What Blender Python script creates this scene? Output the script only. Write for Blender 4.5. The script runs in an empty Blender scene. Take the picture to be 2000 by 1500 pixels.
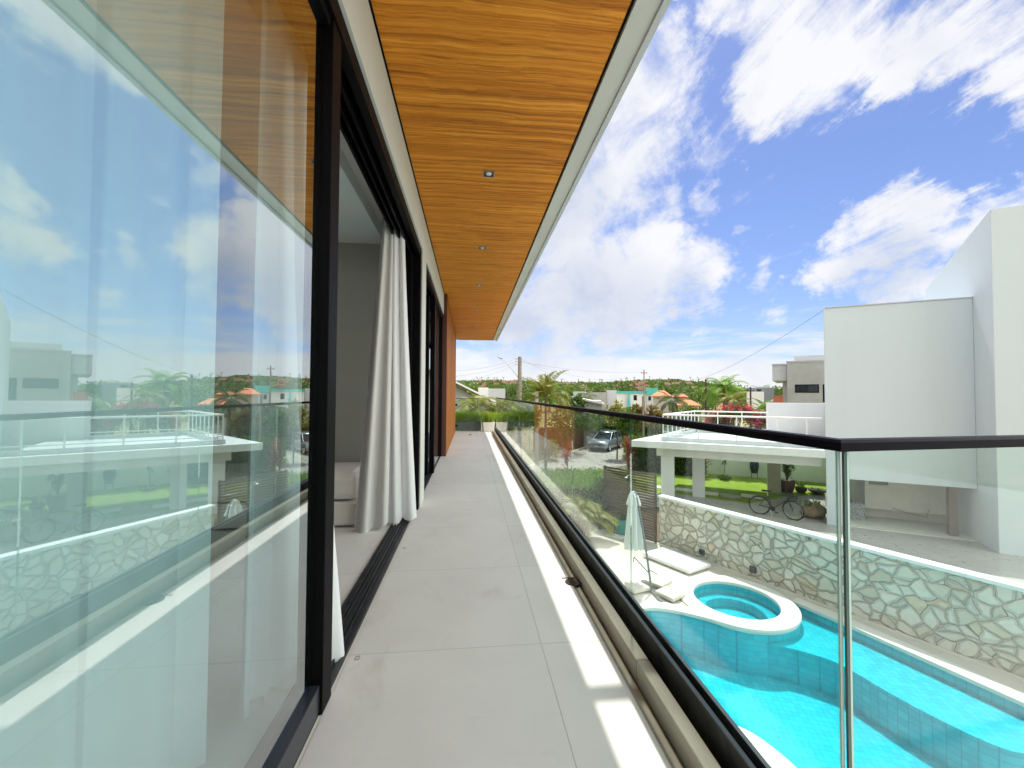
import bpy, bmesh, math, random
from mathutils import Vector, Matrix, Euler
from math import sin, cos, pi, radians as R, hypot, atan2, sqrt

S = bpy.context.scene
COL = S.collection
RND = random.Random(7)

# ------------------------------------------------------------------ camera
EYE = Vector((0, 0, 1.2)); F = 790.0
yaw, pitch, roll = math.atan(82/F), math.atan(20.4/F), 0.0048
FW = Vector((sin(yaw)*cos(pitch), cos(yaw)*cos(pitch), sin(pitch)))
_r = Vector((cos(yaw), -sin(yaw), 0)); _u = _r.cross(FW)
RT = _r*cos(roll) + _u*sin(roll); UP = -_r*sin(roll) + _u*cos(roll)
cd = bpy.data.cameras.new('camera'); cam = bpy.data.objects.new('camera', cd); COL.objects.link(cam)
m3 = Matrix((RT, UP, -FW)).transposed()
cam.matrix_world = Matrix.Translation(EYE) @ m3.to_4x4()
cd.sensor_fit = 'HORIZONTAL'; cd.angle = 2*math.atan(1000/F)
cd.clip_start = 0.05; cd.clip_end = 6000
S.camera = cam

def ray(px, py):
    return FW + RT*((px-1000)/F) - UP*((py-750)/F)
def at(px, py, D):                       # the point seen at a photo pixel, D metres away over the ground
    d = ray(px, py); d = d/hypot(d.x, d.y)
    return EYE + d*D
def onz(px, py, z):
    d = ray(px, py); return EYE + d*((z-EYE.z)/d.z)

# ------------------------------------------------------------------ world, sun, exposure
SUN = Vector((0.15, 0.38, 1.0)).normalized()
S.view_settings.view_transform = 'Standard'; S.view_settings.look = 'None'
S.view_settings.gamma = 1; S.view_settings.use_curve_mapping = False
S.view_settings.exposure = 1.2
S.cycles.max_bounces = 14; S.cycles.transparent_max_bounces = 24
S.cycles.diffuse_bounces = 4; S.cycles.glossy_bounces = 4; S.cycles.transmission_bounces = 6
S.cycles.use_denoising = True
S.cycles.caustics_reflective = False; S.cycles.caustics_refractive = False
S.cycles.sample_clamp_indirect = 6

sl = bpy.data.lights.new('sun', 'SUN'); sl.energy = 2.2; sl.angle = R(0.53); sl.color = (1, .965, .90)
so = bpy.data.objects.new('sun', sl); COL.objects.link(so)
so.rotation_euler = SUN.to_track_quat('Z', 'Y').to_euler(); so.location = (0, 0, 60)

class NT:
    """short hand for building node trees"""
    def __init__(s, tree): s.t = tree; s.n = tree.nodes; s.l = tree.links
    def add(s, typ, ins=None, **kw):
        nd = s.n.new('ShaderNode'+typ)
        for k, v in kw.items(): setattr(nd, k, v)
        for k, v in (ins or {}).items():
            sock = nd.inputs[k]
            if isinstance(v, bpy.types.NodeSocket): s.l.new(v, sock)
            else: sock.default_value = v
        return nd
    def math(s, op, a, b=0.0, c=0.0, clamp=False):
        return s.add('Math', {0: a, 1: b, 2: c}, operation=op, use_clamp=clamp).outputs[0]
    def vmath(s, op, a, b=(0, 0, 0)):
        nd = s.add('VectorMath', {0: a, 1: b}, operation=op)
        return nd.outputs['Value'] if op in ('DOT_PRODUCT', 'LENGTH', 'DISTANCE') else nd.outputs[0]
    def rng(s, v, a, b, c=0.0, d=1.0, smooth=False):
        return s.add('MapRange', {0: v, 1: a, 2: b, 3: c, 4: d}, interpolation_type='SMOOTHSTEP' if smooth else 'LINEAR').outputs[0]
    def mix(s, f, a, b, blend='MIX'):
        nd = s.add('Mix', data_type='RGBA', blend_type=blend)
        for i, v in ((0, f), (6, a), (7, b)):
            if isinstance(v, bpy.types.NodeSocket): s.l.new(v, nd.inputs[i])
            elif i: nd.inputs[i].default_value = (*v, 1) if len(v) == 3 else v
            else: nd.inputs[i].default_value = v
        return nd.outputs[2]
    def noise(s, vec, scale, detail=4, rough=.5, dist=0.0):
        nd = s.add('TexNoise', {'Scale': scale, 'Detail': detail, 'Roughness': rough, 'Distortion': dist})
        if vec is not None: s.l.new(vec, nd.inputs['Vector'])
        return nd.outputs['Fac']
    def ramp(s, f, stops):
        nd = s.add('ValToRGB', {0: f}); e = nd.color_ramp.elements
        while len(e) < len(stops): e.new(0.5)
        for el, (p, c) in zip(e, stops): el.position = p; el.color = (*c, 1)
        return nd.outputs[0]

W = bpy.data.worlds.new('World'); S.world = W; W.use_nodes = True
w = NT(W.node_tree); w.n.clear()
sky = w.add('TexSky', sky_type='NISHITA', sun_disc=False, sun_elevation=math.asin(SUN.z),
            sun_rotation=atan2(SUN.x, SUN.y), altitude=10, air_density=1.0, dust_density=.6, ozone_density=2.2)
gen = w.add('TexCoord').outputs['Generated']
gv = w.vmath('NORMALIZE', gen)
sep = w.add('SeparateXYZ', {0: gv}); dz = sep.outputs[2]
# clouds stand in the sky by direction; each entry: photo direction, angular radius in px, weight
wpn = w.add('TexNoise', {'Scale': 6.0, 'Detail': 8, 'Roughness': .68}); w.l.new(gv, wpn.inputs['Vector'])
woff = w.add('VectorMath', {0: w.vmath('SUBTRACT', wpn.outputs['Color'], (.5, .5, .5))}, operation='SCALE'); woff.inputs['Scale'].default_value = .22
gw_ = w.vmath('NORMALIZE', w.vmath('ADD', gv, woff.outputs[0]))
CL = [(1440,5,55,.9),(1550,30,85,1),(1650,15,90,1),(1490,110,60,.9),(1570,115,85,1),(1650,95,80,1),(1485,185,45,.8),(1525,215,40,.8),(1600,190,50,.8),
 (1720,125,50,.85),(1745,175,35,.8),(1800,70,85,1),(1870,35,95,1),(1900,95,70,1),(1965,40,90,1),(1850,110,50,.85),(1985,180,60,1),(2040,140,90,1),
 (1290,95,45,.9),(1312,150,48,.95),(1265,200,75,1),(1235,275,75,1),(1205,345,62,1),(1165,400,70,1),(1130,470,85,1),(1100,530,95,1),(1200,515,70,1),
 (1280,505,55,1),(1360,520,48,1),(1385,545,28,.9),(1320,555,60,1),(1235,565,80,1),(1130,595,85,1),(1050,560,80,1),(1010,620,60,1),(1180,180,90,1),(1100,330,90,1),
 (1700,430,55,.95),(1765,415,55,.95),(1725,480,70,1),(1670,525,52,.95),(1600,552,28,.8),(1775,500,70,1),(1745,560,50,.95),(1810,545,60,1),(1860,470,45,.8),
 (1930,395,45,.8),(1890,430,40,.8),(1975,360,40,.8),(1378,398,30,.6),(1300,398,26,.5),(1475,432,18,.55),(1457,318,13,.55),(1500,545,26,.45),(1515,628,28,.55),(1262,432,24,.55),
 (1450,550,22,.4),(1000,500,80,1),(960,690,60,.6),(1080,680,60,.6)]
acc = None
for (px, py, r, wt) in CL:
    if px < 1420 and r >= 45: r *= 1.22
    c = ray(px, py).normalized(); e = ray(px + r*.71, py + r*.71).normalized()
    ang = c.angle(e)
    d = w.vmath('DOT_PRODUCT', gw_, tuple(c))
    b = w.rng(d, cos(ang*1.55), cos(ang*.25), 0, wt)
    acc = b if acc is None else w.math('SMOOTH_MAX', acc, b, .18)
pl = w.add('VectorMath', {0: gv, 1: w.add('CombineXYZ', {0: w.math('ADD', dz, .16), 1: w.math('ADD', dz, .16), 2: 1.0}).outputs[0]}, operation='DIVIDE').outputs[0]
mp = w.add('Mapping', {'Vector': pl, 'Rotation': (0, 0, R(28)), 'Scale': (1.0, .62, .35)}).outputs[0]
n1 = w.noise(mp, 3.4, 10, .62, .35)
n2 = w.noise(gv, 7.5, 10, .66, .5)
nn = w.math('ADD', w.math('MULTIPLY', n1, .5), w.math('MULTIPLY', n2, .5))
dens = w.math('ADD', acc, w.math('MULTIPLY', w.math('SUBTRACT', nn, .52), 3.1))
st_ = w.add('Mapping', {'Vector': pl, 'Rotation': (0, 0, R(-62)), 'Scale': (3.2, .55, 1)}).outputs[0]
n4 = w.noise(st_, 2.6, 9, .66, .5)
upm = w.rng(w.vmath('DOT_PRODUCT', gv, tuple(ray(1760, 60).normalized())), .925, .975, 0, 1, True)
dens = w.math('ADD', dens, w.math('MULTIPLY', w.math('SUBTRACT', n4, .53), w.math('MULTIPLY', upm, 2.0)))
cov = w.rng(dens, .20, .96, 0, 1, True)
# the rest of the sky carries loose cumulus of its own, away from the named clouds
away = w.rng(w.vmath('DOT_PRODUCT', gv, tuple(ray(1350, 350).normalized())), .55, .2, 0, 1)
free = w.math('MULTIPLY', w.rng(n1, .36, .50, 0, 1, True), away)
cov = w.math('MAXIMUM', cov, free)
# low banded stratus towards the horizon
mb = w.add('Mapping', {'Vector': gv, 'Scale': (1.5, 1.5, 11)}).outputs[0]
n3 = w.noise(mb, 2.6, 8, .62, .4)
low = w.math('MULTIPLY', w.rng(w.math('ADD', n3, w.rng(dz, .20, .0, -.22, .34)), .40, .66, 0, 1, True), w.rng(dz, .24, .12, 0, .92))
cov = w.math('MAXIMUM', cov, low)
# cloud colour: sunlit white and soft blue-grey undersides
shade = w.noise(gv, 9, 7, .6, .3)
core = w.rng(w.math('ADD', dens, w.math('MULTIPLY', shade, .9)), .95, 2.1, 0, 1, True)
GR = [(1140,590,95),(1230,600,70),(1330,590,50),(1030,620,80),(1700,560,50),(1740,520,55),(1100,400,70)]
ga = None
for (px, py, r) in GR:
    c = ray(px, py).normalized(); e = ray(px + r*.71, py + r*.71).normalized()
    b = w.rng(w.vmath('DOT_PRODUCT', gv, tuple(c)), cos(c.angle(e)*1.6), 1.0, 0, 1)
    ga = b if ga is None else w.math('MAXIMUM', ga, b)
grey = w.math('ADD', w.math('MULTIPLY', ga, .62), w.math('MULTIPLY', w.rng(shade, .45, .72), .34), clamp=True)
ccol = w.mix(grey, (1.0, 1.0, 1.0), (.60, .67, .80))
skyc = w.mix(1.0, sky.outputs[0], (.052, .054, .068), 'MULTIPLY')
cl = w.mix(away, w.mix(1.0, ccol, (.43, .43, .44), 'MULTIPLY'), (.50, .49, .48))
# unseen bright sky patch added high behind right, to lift the shaded floor
fill_patch = w.math('MULTIPLY', w.rng(w.vmath('DOT_PRODUCT', gw_, tuple(Vector((.8, -.45, .7)).normalized())), .66, .84, 0, 1, True), .95)
fin = w.mix(fill_patch, w.mix(w.math('MULTIPLY', cov, .97), skyc, cl), (1.54, 1.58, 1.56))
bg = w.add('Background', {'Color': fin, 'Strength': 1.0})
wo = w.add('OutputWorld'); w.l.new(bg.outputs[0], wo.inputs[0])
W.cycles.sampling_method = 'MANUAL'; W.cycles.sample_map_resolution = 1024

# ------------------------------------------------------------------ tags
def tag(o, label=None, cat=None, group=None, kind=None):
    if label: o['label'] = label
    if cat: o['category'] = cat
    if group: o['group'] = group
    if kind: o['kind'] = kind
    return o
def thing(name, label, cat, loc=(0, 0, 0), rz=0, group=None):
    o = bpy.data.objects.new(name, None); COL.objects.link(o)
    o.empty_display_size = .1
    o.location = loc; o.rotation_euler = (0, 0, rz)
    return tag(o, label, cat, group)
def copy_tree(o, parent=None):
    c = o.copy(); COL.objects.link(c); c.parent = parent
    for ch in [x for x in S.objects if x.parent == o]:
        copy_tree(ch, c)
    return c

# ------------------------------------------------------------------ mesh builder
class MB:
    def __init__(s): s.v = []; s.f = []; s.m = []; s.sm = []
    def face(s, pts, mi=0, smooth=False):
        i = len(s.v); s.v += [tuple(p) for p in pts]; s.f.append(tuple(range(i, i+len(pts)))); s.m.append(mi); s.sm.append(smooth)
    def grid(s, rows, mi=0, smooth=True, close=False, flip=False):
        i = len(s.v); n = len(rows[0])
        for r in rows: s.v += [tuple(p) for p in r]
        for a in range(len(rows)-1):
            for b in range(n if close else n-1):
                q = (i+a*n+b, i+a*n+(b+1) % n, i+(a+1)*n+(b+1) % n, i+(a+1)*n+b)
                s.f.append(q[::-1] if flip else q); s.m.append(mi); s.sm.append(smooth)
        return s
    def box(s, x0, x1, y0, y1, z0, z1, mi=0, M=None, side=None):
        P = [Vector((x, y, z)) for z in (z0, z1) for (x, y) in ((x0, y0), (x1, y0), (x1, y1), (x0, y1))]
        if M is not None: P = [M @ p for p in P]
        i = len(s.v); s.v += [tuple(p) for p in P]
        for k, q in enumerate(((0, 3, 2, 1), (4, 5, 6, 7), (0, 1, 5, 4), (1, 2, 6, 5), (2, 3, 7, 6), (3, 0, 4, 7))):
            s.f.append(tuple(i+j for j in q)); s.m.append(side.get(k, mi) if side else mi); s.sm.append(False)
        return s
    def prism(s, poly, z0, z1, mi=0, cap=True, mtop=None):
        n = len(poly); i = len(s.v)
        s.v += [(p[0], p[1], z0) for p in poly] + [(p[0], p[1], z1) for p in poly]
        for k in range(n):
            s.f.append((i+k, i+(k+1) % n, i+n+(k+1) % n, i+n+k)); s.m.append(mi); s.sm.append(False)
        if cap:
            s.f.append(tuple(i+n+k for k in range(n))); s.m.append(mi if mtop is None else mtop); s.sm.append(False)
            s.f.append(tuple(i+n-1-k for k in range(n))); s.m.append(mi); s.sm.append(False)
        return s
    def tube(s, pts, r, seg=8, mi=0, cap=True):
        pts = [Vector(p) for p in pts]; rows = []
        rr = r if isinstance(r, (list, tuple)) else [r]*len(pts)
        ref = None
        for k, p in enumerate(pts):
            d = (pts[min(k+1, len(pts)-1)] - pts[max(k-1, 0)]).normalized()
            if ref is None: ref = Vector((0, 0, 1)) if abs(d.z) < .9 else Vector((1, 0, 0))
            a = d.cross(ref)
            if a.length < 1e-4: a = d.cross(Vector((0, 1, 0)))
            a.normalize(); b = d.cross(a).normalized(); ref = a.cross(d)*1.0
            rows.append([p + a*(rr[k]*cos(2*pi*j/seg)) + b*(rr[k]*sin(2*pi*j/seg)) for j in range(seg)])
        s.grid(rows, mi, True, True)
        if cap:
            s.face(rows[0], mi); s.face(rows[-1][::-1], mi)
        return s
    def lathe(s, prof, c=(0, 0, 0), seg=20, mi=0):
        rows = [[(c[0]+r*cos(2*pi*j/seg), c[1]+r*sin(2*pi*j/seg), c[2]+z) for j in range(seg)] for r, z in prof]
        return s.grid(rows, mi, True, True)
    def blob(s, c, rx, ry, rz, rng=None, jit=0.0, nu=10, nv=7, mi=0):
        rows = []
        for a in range(nv+1):
            th = pi*a/nv
            row = []
            for b in range(nu):
                k = 1 + (rng.uniform(-jit, jit) if rng and 0 < a < nv else 0)
                row.append((c[0]+rx*k*sin(th)*cos(2*pi*b/nu), c[1]+ry*k*sin(th)*sin(2*pi*b/nu), c[2]-rz*k*cos(th)))
            rows.append(row)
        return s.grid(rows, mi, True, True)
    def build(s, name, mats, parent=None, bevel=0.0, M=None):
        me = bpy.data.meshes.new(name); me.from_pydata(s.v, [], s.f)
        if not isinstance(mats, (list, tuple)): mats = [mats]
        for m in mats: me.materials.append(m)
        me.polygons.foreach_set('material_index', s.m); me.polygons.foreach_set('use_smooth', s.sm)
        me.update()
        o = bpy.data.objects.new(name, me); COL.objects.link(o)
        if M is not None: o.matrix_world = M
        if parent is not None: o.parent = parent
        if bevel:
            b = o.modifiers.new('bevel', 'BEVEL'); b.width = bevel; b.segments = 2; b.limit_method = 'ANGLE'; b.angle_limit = R(40)
        return o
def struct(name, mb, mats): return tag(mb.build(name, mats), kind='structure')

# ------------------------------------------------------------------ materials
MAT = {}
def principled(name, col, rough=.6, metal=0.0, spec=.5, var=0.0, vscale=3.0, bump=0.0, bscale=40.0, coord='Object', sub=None):
    if name in MAT: return MAT[name]
    m = bpy.data.materials.new(name); m.use_nodes = True; n = NT(m.node_tree); n.n.clear()
    p = n.add('BsdfPrincipled', {'Roughness': rough, 'Metallic': metal, 'Specular IOR Level': spec})
    o = n.add('OutputMaterial'); n.l.new(p.outputs[0], o.inputs[0])
    tc = n.add('TexCoord').outputs[coord]
    if var:
        f = n.noise(tc, vscale, 6, .6, .2)
        c = n.mix(n.rng(f, .3, .7), tuple(x*(1-var) for x in col), tuple(min(1, x*(1+var)) for x in col))
        n.l.new(c, p.inputs['Base Color'])
    else: p.inputs['Base Color'].default_value = (*col, 1)
    if bump:
        b = n.add('Bump', {'Strength': bump, 'Distance': .01, 'Height': n.noise(tc, bscale, 5, .6)})
        n.l.new(b.outputs[0], p.inputs['Normal'])
    MAT[name] = m; return m
def custom(name):
    m = bpy.data.materials.new(name); m.use_nodes = True; n = NT(m.node_tree); n.n.clear()
    p = n.add('BsdfPrincipled'); o = n.add('OutputMaterial'); n.l.new(p.outputs[0], o.inputs[0]); MAT[name] = m
    return m, n, p, o
def setp(n, p, **kw):
    for k, v in kw.items():
        k = {'base': 'Base Color', 'rough': 'Roughness', 'normal': 'Normal', 'metal': 'Metallic', 'spec': 'Specular IOR Level'}[k]
        if isinstance(v, bpy.types.NodeSocket): n.l.new(v, p.inputs[k])
        else: p.inputs[k].default_value = (*v, 1) if isinstance(v, tuple) else v

def weathered_white(name, col, amt):
    m = bpy.data.materials.new(name); m.use_nodes = True; n = NT(m.node_tree); n.n.clear(); MAT[name] = m
    p = n.add('BsdfPrincipled', {'Roughness': .75, 'Specular IOR Level': .3}); o = n.add('OutputMaterial'); n.l.new(p.outputs[0], o.inputs[0])
    pos = n.add('TexCoord').outputs['Object']
    streak = n.noise(n.add('Mapping', {'Vector': pos, 'Scale': (3.0, 3.0, .16)}).outputs[0], 1.0, 7, .65)
    patch = n.noise(pos, .45, 6, .6, .4)
    f = n.math('ADD', n.rng(streak, .50, .78, 0, .6), n.rng(patch, .42, .75, 0, .5), clamp=True)
    c = n.mix(n.math('MULTIPLY', f, amt), col, (.44, .45, .41)); n.l.new(c, p.inputs['Base Color'])
    b = n.add('Bump', {'Strength': .12, 'Distance': .01, 'Height': n.math('ADD', n.noise(pos, 70, 4, .6), n.math('MULTIPLY', n.noise(pos, 1.6, 3, .5), 2.5))}); n.l.new(b.outputs[0], p.inputs['Normal']); return m
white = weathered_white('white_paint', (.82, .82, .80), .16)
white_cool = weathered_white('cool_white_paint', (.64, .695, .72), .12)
offwhite = principled('offwhite_plaster', (.62, .61, .56), .8, var=.05, vscale=2, bump=.1, bscale=90)
black = principled('black_aluminium', (.003, .003, .0035), .5, 0.0, .08)
blackrail = principled('black_rail_paint', (.004, .003, .007), .45, 0, .06)
tracks = principled('dark_track_metal', (.03, .032, .036), .45, .3, var=.4, vscale=18)
concrete = principled('concrete', (.44, .42, .37), .85, var=.18, vscale=1.2, bump=.15, bscale=30)
greyconc = principled('pale_concrete', (.42, .42, .40), .85, var=.12, vscale=.8, bump=.1, bscale=20)
lightgrey = principled('light_grey_paint', (.56, .57, .58), .75, var=.04)
wallgrey = principled('room_wall_paint', (.36, .36, .32), .85, var=.03)
ceilwhite = principled('ceiling_paint', (.72, .72, .70), .8)
steel = principled('steel', (.45, .46, .47), .35, .8)
darkglass = principled('dark_window', (.02, .025, .03), .08, 0, .6)
terracotta = principled('terracotta_tile', (.55, .19, .07), .8, var=.35, vscale=6, bump=.3, bscale=25)
darkroof = principled('brown_roof_tile', (.24, .11, .07), .85, var=.3, vscale=6)
beigewall = principled('beige_wall', (.52, .47, .38), .85, var=.08)
turq = principled('turquoise_paint', (.10, .52, .50), .7, var=.06)
redwall = principled('red_orange_wall', (.55, .16, .09), .8, var=.08)
bark = principled('bark', (.16, .12, .085), .9, var=.35, vscale=8, bump=.5, bscale=20)
woodpost = principled('weathered_wood', (.27, .23, .19), .9, var=.3, vscale=5)
brownfence = principled('brown_fence_wood', (.10, .06, .04), .85, var=.3, vscale=4)
rubber = principled('rubber', (.02, .02, .02), .8)
carpaint = principled('grey_car_paint', (.24, .27, .29), .25, .55)
soil = principled('soil', (.13, .09, .055), .95, var=.35, vscale=3)

def leaf_mat(name, a, b, tr=.35, rough=.45):
    m = bpy.data.materials.new(name); m.use_nodes = True; n = NT(m.node_tree); n.n.clear()
    g = n.add('NewGeometry'); ri = g.outputs['Random Per Island']
    oi = n.add('ObjectInfo').outputs['Random']
    f = n.math('ADD', n.math('MULTIPLY', ri, .8), n.math('MULTIPLY', oi, .25))
    c = n.mix(f, a, b)
    p = n.add('BsdfPrincipled', {'Base Color': c, 'Roughness': rough, 'Specular IOR Level': .35})
    t = n.add('BsdfTranslucent', {'Color': n.mix(.5, c, (.16, .22, .02))})
    mx = n.add('MixShader', {0: tr, 1: p.outputs[0], 2: t.outputs[0]})
    o = n.add('OutputMaterial'); n.l.new(mx.outputs[0], o.inputs[0]); MAT[name] = m; return m
L_dark = leaf_mat('leaf_dark', (.024, .06, .012), (.08, .16, .03))
L_mid = leaf_mat('leaf_mid', (.05, .11, .015), (.15, .24, .035))
L_bright = leaf_mat('leaf_bright', (.10, .24, .015), (.27, .46, .04))
L_lime = leaf_mat('leaf_lime', (.18, .34, .02), (.40, .52, .06))
L_yel = leaf_mat('leaf_yellow', (.14, .15, .02), (.38, .34, .06))
L_brown = leaf_mat('leaf_brown', (.10, .07, .02), (.30, .16, .06))
L_red = leaf_mat('leaf_red', (.26, .025, .035), (.60, .09, .09))
L_pink = leaf_mat('petal_magenta', (.55, .012, .10), (.90, .04, .22), .3)
L_palm = leaf_mat('leaf_palm', (.05, .10, .02), (.20, .24, .04))
L_palmy = leaf_mat('leaf_palm_yellow', (.13, .15, .02), (.36, .33, .06))

def schlick(n, f0, p=5.0):
    g = n.add('LayerWeight', {'Blend': .5}).outputs['Facing']
    return n.math('ADD', n.math('MULTIPLY', n.math('POWER', g, p), 1-f0), f0, clamp=True)
def glass_mat(name, tint, f0, gcol=(1, 1, 1), rough=0.0, bump=None, p=5.0):
    m = bpy.data.materials.new(name); m.use_nodes = True; n = NT(m.node_tree); n.n.clear()
    t = n.add('BsdfTransparent', {'Color': (*tint, 1)})
    g = n.add('BsdfGlossy', {'Color': (*gcol, 1), 'Roughness': rough})
    if bump:
        tc = n.add('TexCoord').outputs['Object']
        b = n.add('Bump', {'Strength': bump[0], 'Distance': bump[2] if len(bump) > 2 else .02, 'Height': n.noise(tc, bump[1], 3, .5, .3)})
        n.l.new(b.outputs[0], g.inputs['Normal'])
    mx = n.add('MixShader', {0: schlick(n, f0, p), 1: t.outputs[0], 2: g.outputs[0]})
    o = n.add('OutputMaterial'); n.l.new(mx.outputs[0], o.inputs[0]); MAT[name] = m; return m
rail_glass = glass_mat('rail_glass', (.91, .975, .955), .018, p=6.0)
door_glass = glass_mat('door_glass_coated', (.82, .995, 1.0), .30, (.93, .97, .99), p=2.6)
door_in = glass_mat('door_glass_inner', (.92, .98, .97), .02)
glass_edge = glass_mat('glass_edge_green', (.70, .90, .83), .34)
water_mat = glass_mat('pool_water', (.62, .97, 1.0), .012, (1, 1, 1), 0.0, (.25, 5.0, .03))

# large-format porcelain floor tile, joints every 0.88 m
def tile_mat(name, col, px, py, ox, oy, joint=.004, jcol=(.16, .15, .14), var=.06, rough=.45, stain=.0):
    m, n, p, o = custom(name)
    pos = n.add('TexCoord').outputs['Object']; s = n.add('SeparateXYZ', {0: pos})
    def line(c, per, off):
        fr = n.math('FRACT', n.math('DIVIDE', n.math('SUBTRACT', c, off - 100*per), per))
        d = n.math('MULTIPLY', n.math('ABSOLUTE', n.math('SUBTRACT', fr, .5)), per)   # .5*per at the joint
        return n.rng(d, per*.5 - joint, per*.5 - joint*.35, 0, 1)
    j = n.math('MAXIMUM', line(s.outputs[0], px, ox), line(s.outputs[1], py, oy))
    ida = n.math('FLOOR', n.math('DIVIDE', n.math('SUBTRACT', s.outputs[0], ox - 100*px), px))
    idb = n.math('FLOOR', n.math('DIVIDE', n.math('SUBTRACT', s.outputs[1], oy - 100*py), py))
    wn = n.add('TexWhiteNoise', {'Vector': n.add('CombineXYZ', {0: ida, 1: idb}).outputs[0]}, noise_dimensions='3D').outputs['Value']
    f = n.math('ADD', n.math('MULTIPLY', n.noise(pos, 2.2, 8, .65, .6), .75), n.math('MULTIPLY', wn, .25))
    c = n.mix(n.rng(f, .25, .75), tuple(x*(1-var) for x in col), tuple(min(1, x*(1+var)) for x in col))
    fine = n.noise(pos, 45, 4, .7)
    c = n.mix(n.rng(fine, .35, .75, 0, .12), c, tuple(x*.8 for x in col))
    if stain:
        st = n.rng(n.noise(pos, 1.7, 9, .7, 1.2), .56, .72, 0, stain)
        c = n.mix(st, c, (.30, .24, .17))
    c = n.mix(j, c, jcol)
    rg = n.math('ADD', n.math('MULTIPLY', n.noise(pos, 6, 5, .6), .25), rough-.12)
    bp = n.add('Bump', {'Strength': .25, 'Distance': .003, 'Height': n.math('SUBTRACT', n.math('MULTIPLY', fine, .2), j)})
    setp(n, p, base=c, rough=rg, normal=bp.outputs[0]); return m
floor_tile = tile_mat('porcelain_floor_tile', (.60, .575, .535), .905, .88, .35, 1.955, .0022, (.33, .31, .27), .07, .5, .28)
patio_tile = tile_mat('pale_patio_tile', (.60, .555, .47), 1.2, 1.2, .3, .4, .004, (.38, .35, .30), .07, .6, .12)
carport_tile = tile_mat('grey_carport_tile', (.40, .38, .34), .6, .6, .1, .2, .006, (.2, .19, .17), .1, .3)

# warm wood soffit with long wavy grain across the balcony
def wood_mat(name, a, b, c3, gx, gy, gz, rough=.45):
    m, n, p, o = custom(name)
    pos = n.add('TexCoord').outputs['Object']
    warp = n.add('TexNoise', {'Scale': 1.3, 'Detail': 3}); n.l.new(pos, warp.inputs['Vector'])
    off = n.vmath('SCALE', warp.outputs['Color']); 
    n.n[-1].inputs['Scale'].default_value = .10
    pw = n.vmath('ADD', pos, off)
    mp1 = n.add('Mapping', {'Vector': pw, 'Scale': (gx, gy, gz)}).outputs[0]
    f1 = n.noise(mp1, 1.0, 6, .62, .25)
    mp2 = n.add('Mapping', {'Vector': pw, 'Scale': (gx*1.8, gy*4.2, gz*4.2)}).outputs[0]
    f2 = n.noise(mp2, 1.0, 5, .7, .1)
    f = n.math('ADD', n.math('MULTIPLY', f1, .62), n.math('MULTIPLY', f2, .38))
    col = n.ramp(f, [(.33, a), (.48, b), (.64, c3)])
    bp = n.add('Bump', {'Strength': .12, 'Distance': .004, 'Height': f})
    setp(n, p, base=col, rough=rough, normal=bp.outputs[0], spec=.22); return m
soffit_wood = wood_mat('honey_wood_soffit', (.22, .058, .004), (.63, .198, .012), (.92, .38, .04), .40, 26.0, 26.0, .55)
clad_wood = wood_mat('reddish_wood_cladding', (.16, .045, .006), (.33, .105, .012), (.46, .17, .028), 6.0, 6.0, .5, .65)
slat_wood = wood_mat('dark_slat_wood', (.05, .035, .025), (.11, .08, .06), (.18, .14, .11), 1.0, 1.0, 14.0, .7)

# irregular stone cladding: voronoi stones with recessed joints, in the wall's own plane
def stone_mat():
    m, n, p, o = custom('irregular_stone')
    pos = n.add('TexCoord').outputs['Object']
    wv = n.add('TexNoise', {'Scale': 2.2, 'Detail': 2}); n.l.new(pos, wv.inputs['Vector'])
    off = n.vmath('SCALE', n.vmath('SUBTRACT', wv.outputs['Color'], (.5, .5, .5)))
    n.n[-1].inputs['Scale'].default_value = .26
    wv2 = n.add('TexNoise', {'Scale': .9, 'Detail': 1}); n.l.new(pos, wv2.inputs['Vector'])
    off2 = n.vmath('SCALE', n.vmath('SUBTRACT', wv2.outputs['Color'], (.5, .5, .5)))
    n.n[-1].inputs['Scale'].default_value = .32
    off = n.vmath('ADD', off, off2)
    q = n.vmath('MULTIPLY', n.vmath('ADD', pos, off), (1, 0, 1.12))
    v1 = n.add('TexVoronoi', {'Scale': 4.1, 'Randomness': 1.0}, feature='DISTANCE_TO_EDGE'); n.l.new(q, v1.inputs['Vector'])
    v2 = n.add('TexVoronoi', {'Scale': 4.1, 'Randomness': 1.0}, feature='F1'); n.l.new(q, v2.inputs['Vector'])
    cs = n.add('SeparateColor', {0: v2.outputs['Color']})
    base = n.ramp(cs.outputs[0], [(0, (.52, .47, .37)), (.3, (.66, .62, .52)), (.6, (.74, .71, .62)), (.85, (.60, .60, .53)), (1, (.66, .54, .38))])
    blot = n.noise(pos, 7, 8, .7, .4)
    base = n.mix(n.rng(blot, .5, .75, 0, .55), base, (.50, .45, .36))
    joint = n.rng(v1.outputs['Distance'], .005, .024, 1, 0, True)
    col = n.mix(joint, base, (.20, .18, .145))
    h = n.math('ADD', n.rng(v1.outputs['Distance'], 0, .14, 0, 1, True), n.math('MULTIPLY', blot, .25))
    h = n.math('ADD', h, n.math('MULTIPLY', cs.outputs[1], .35))
    bp = n.add('Bump', {'Strength': .9, 'Distance': .05, 'Height': h})
    setp(n, p, base=col, rough=.85, normal=bp.outputs[0]); return m
stone = stone_mat()

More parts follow.
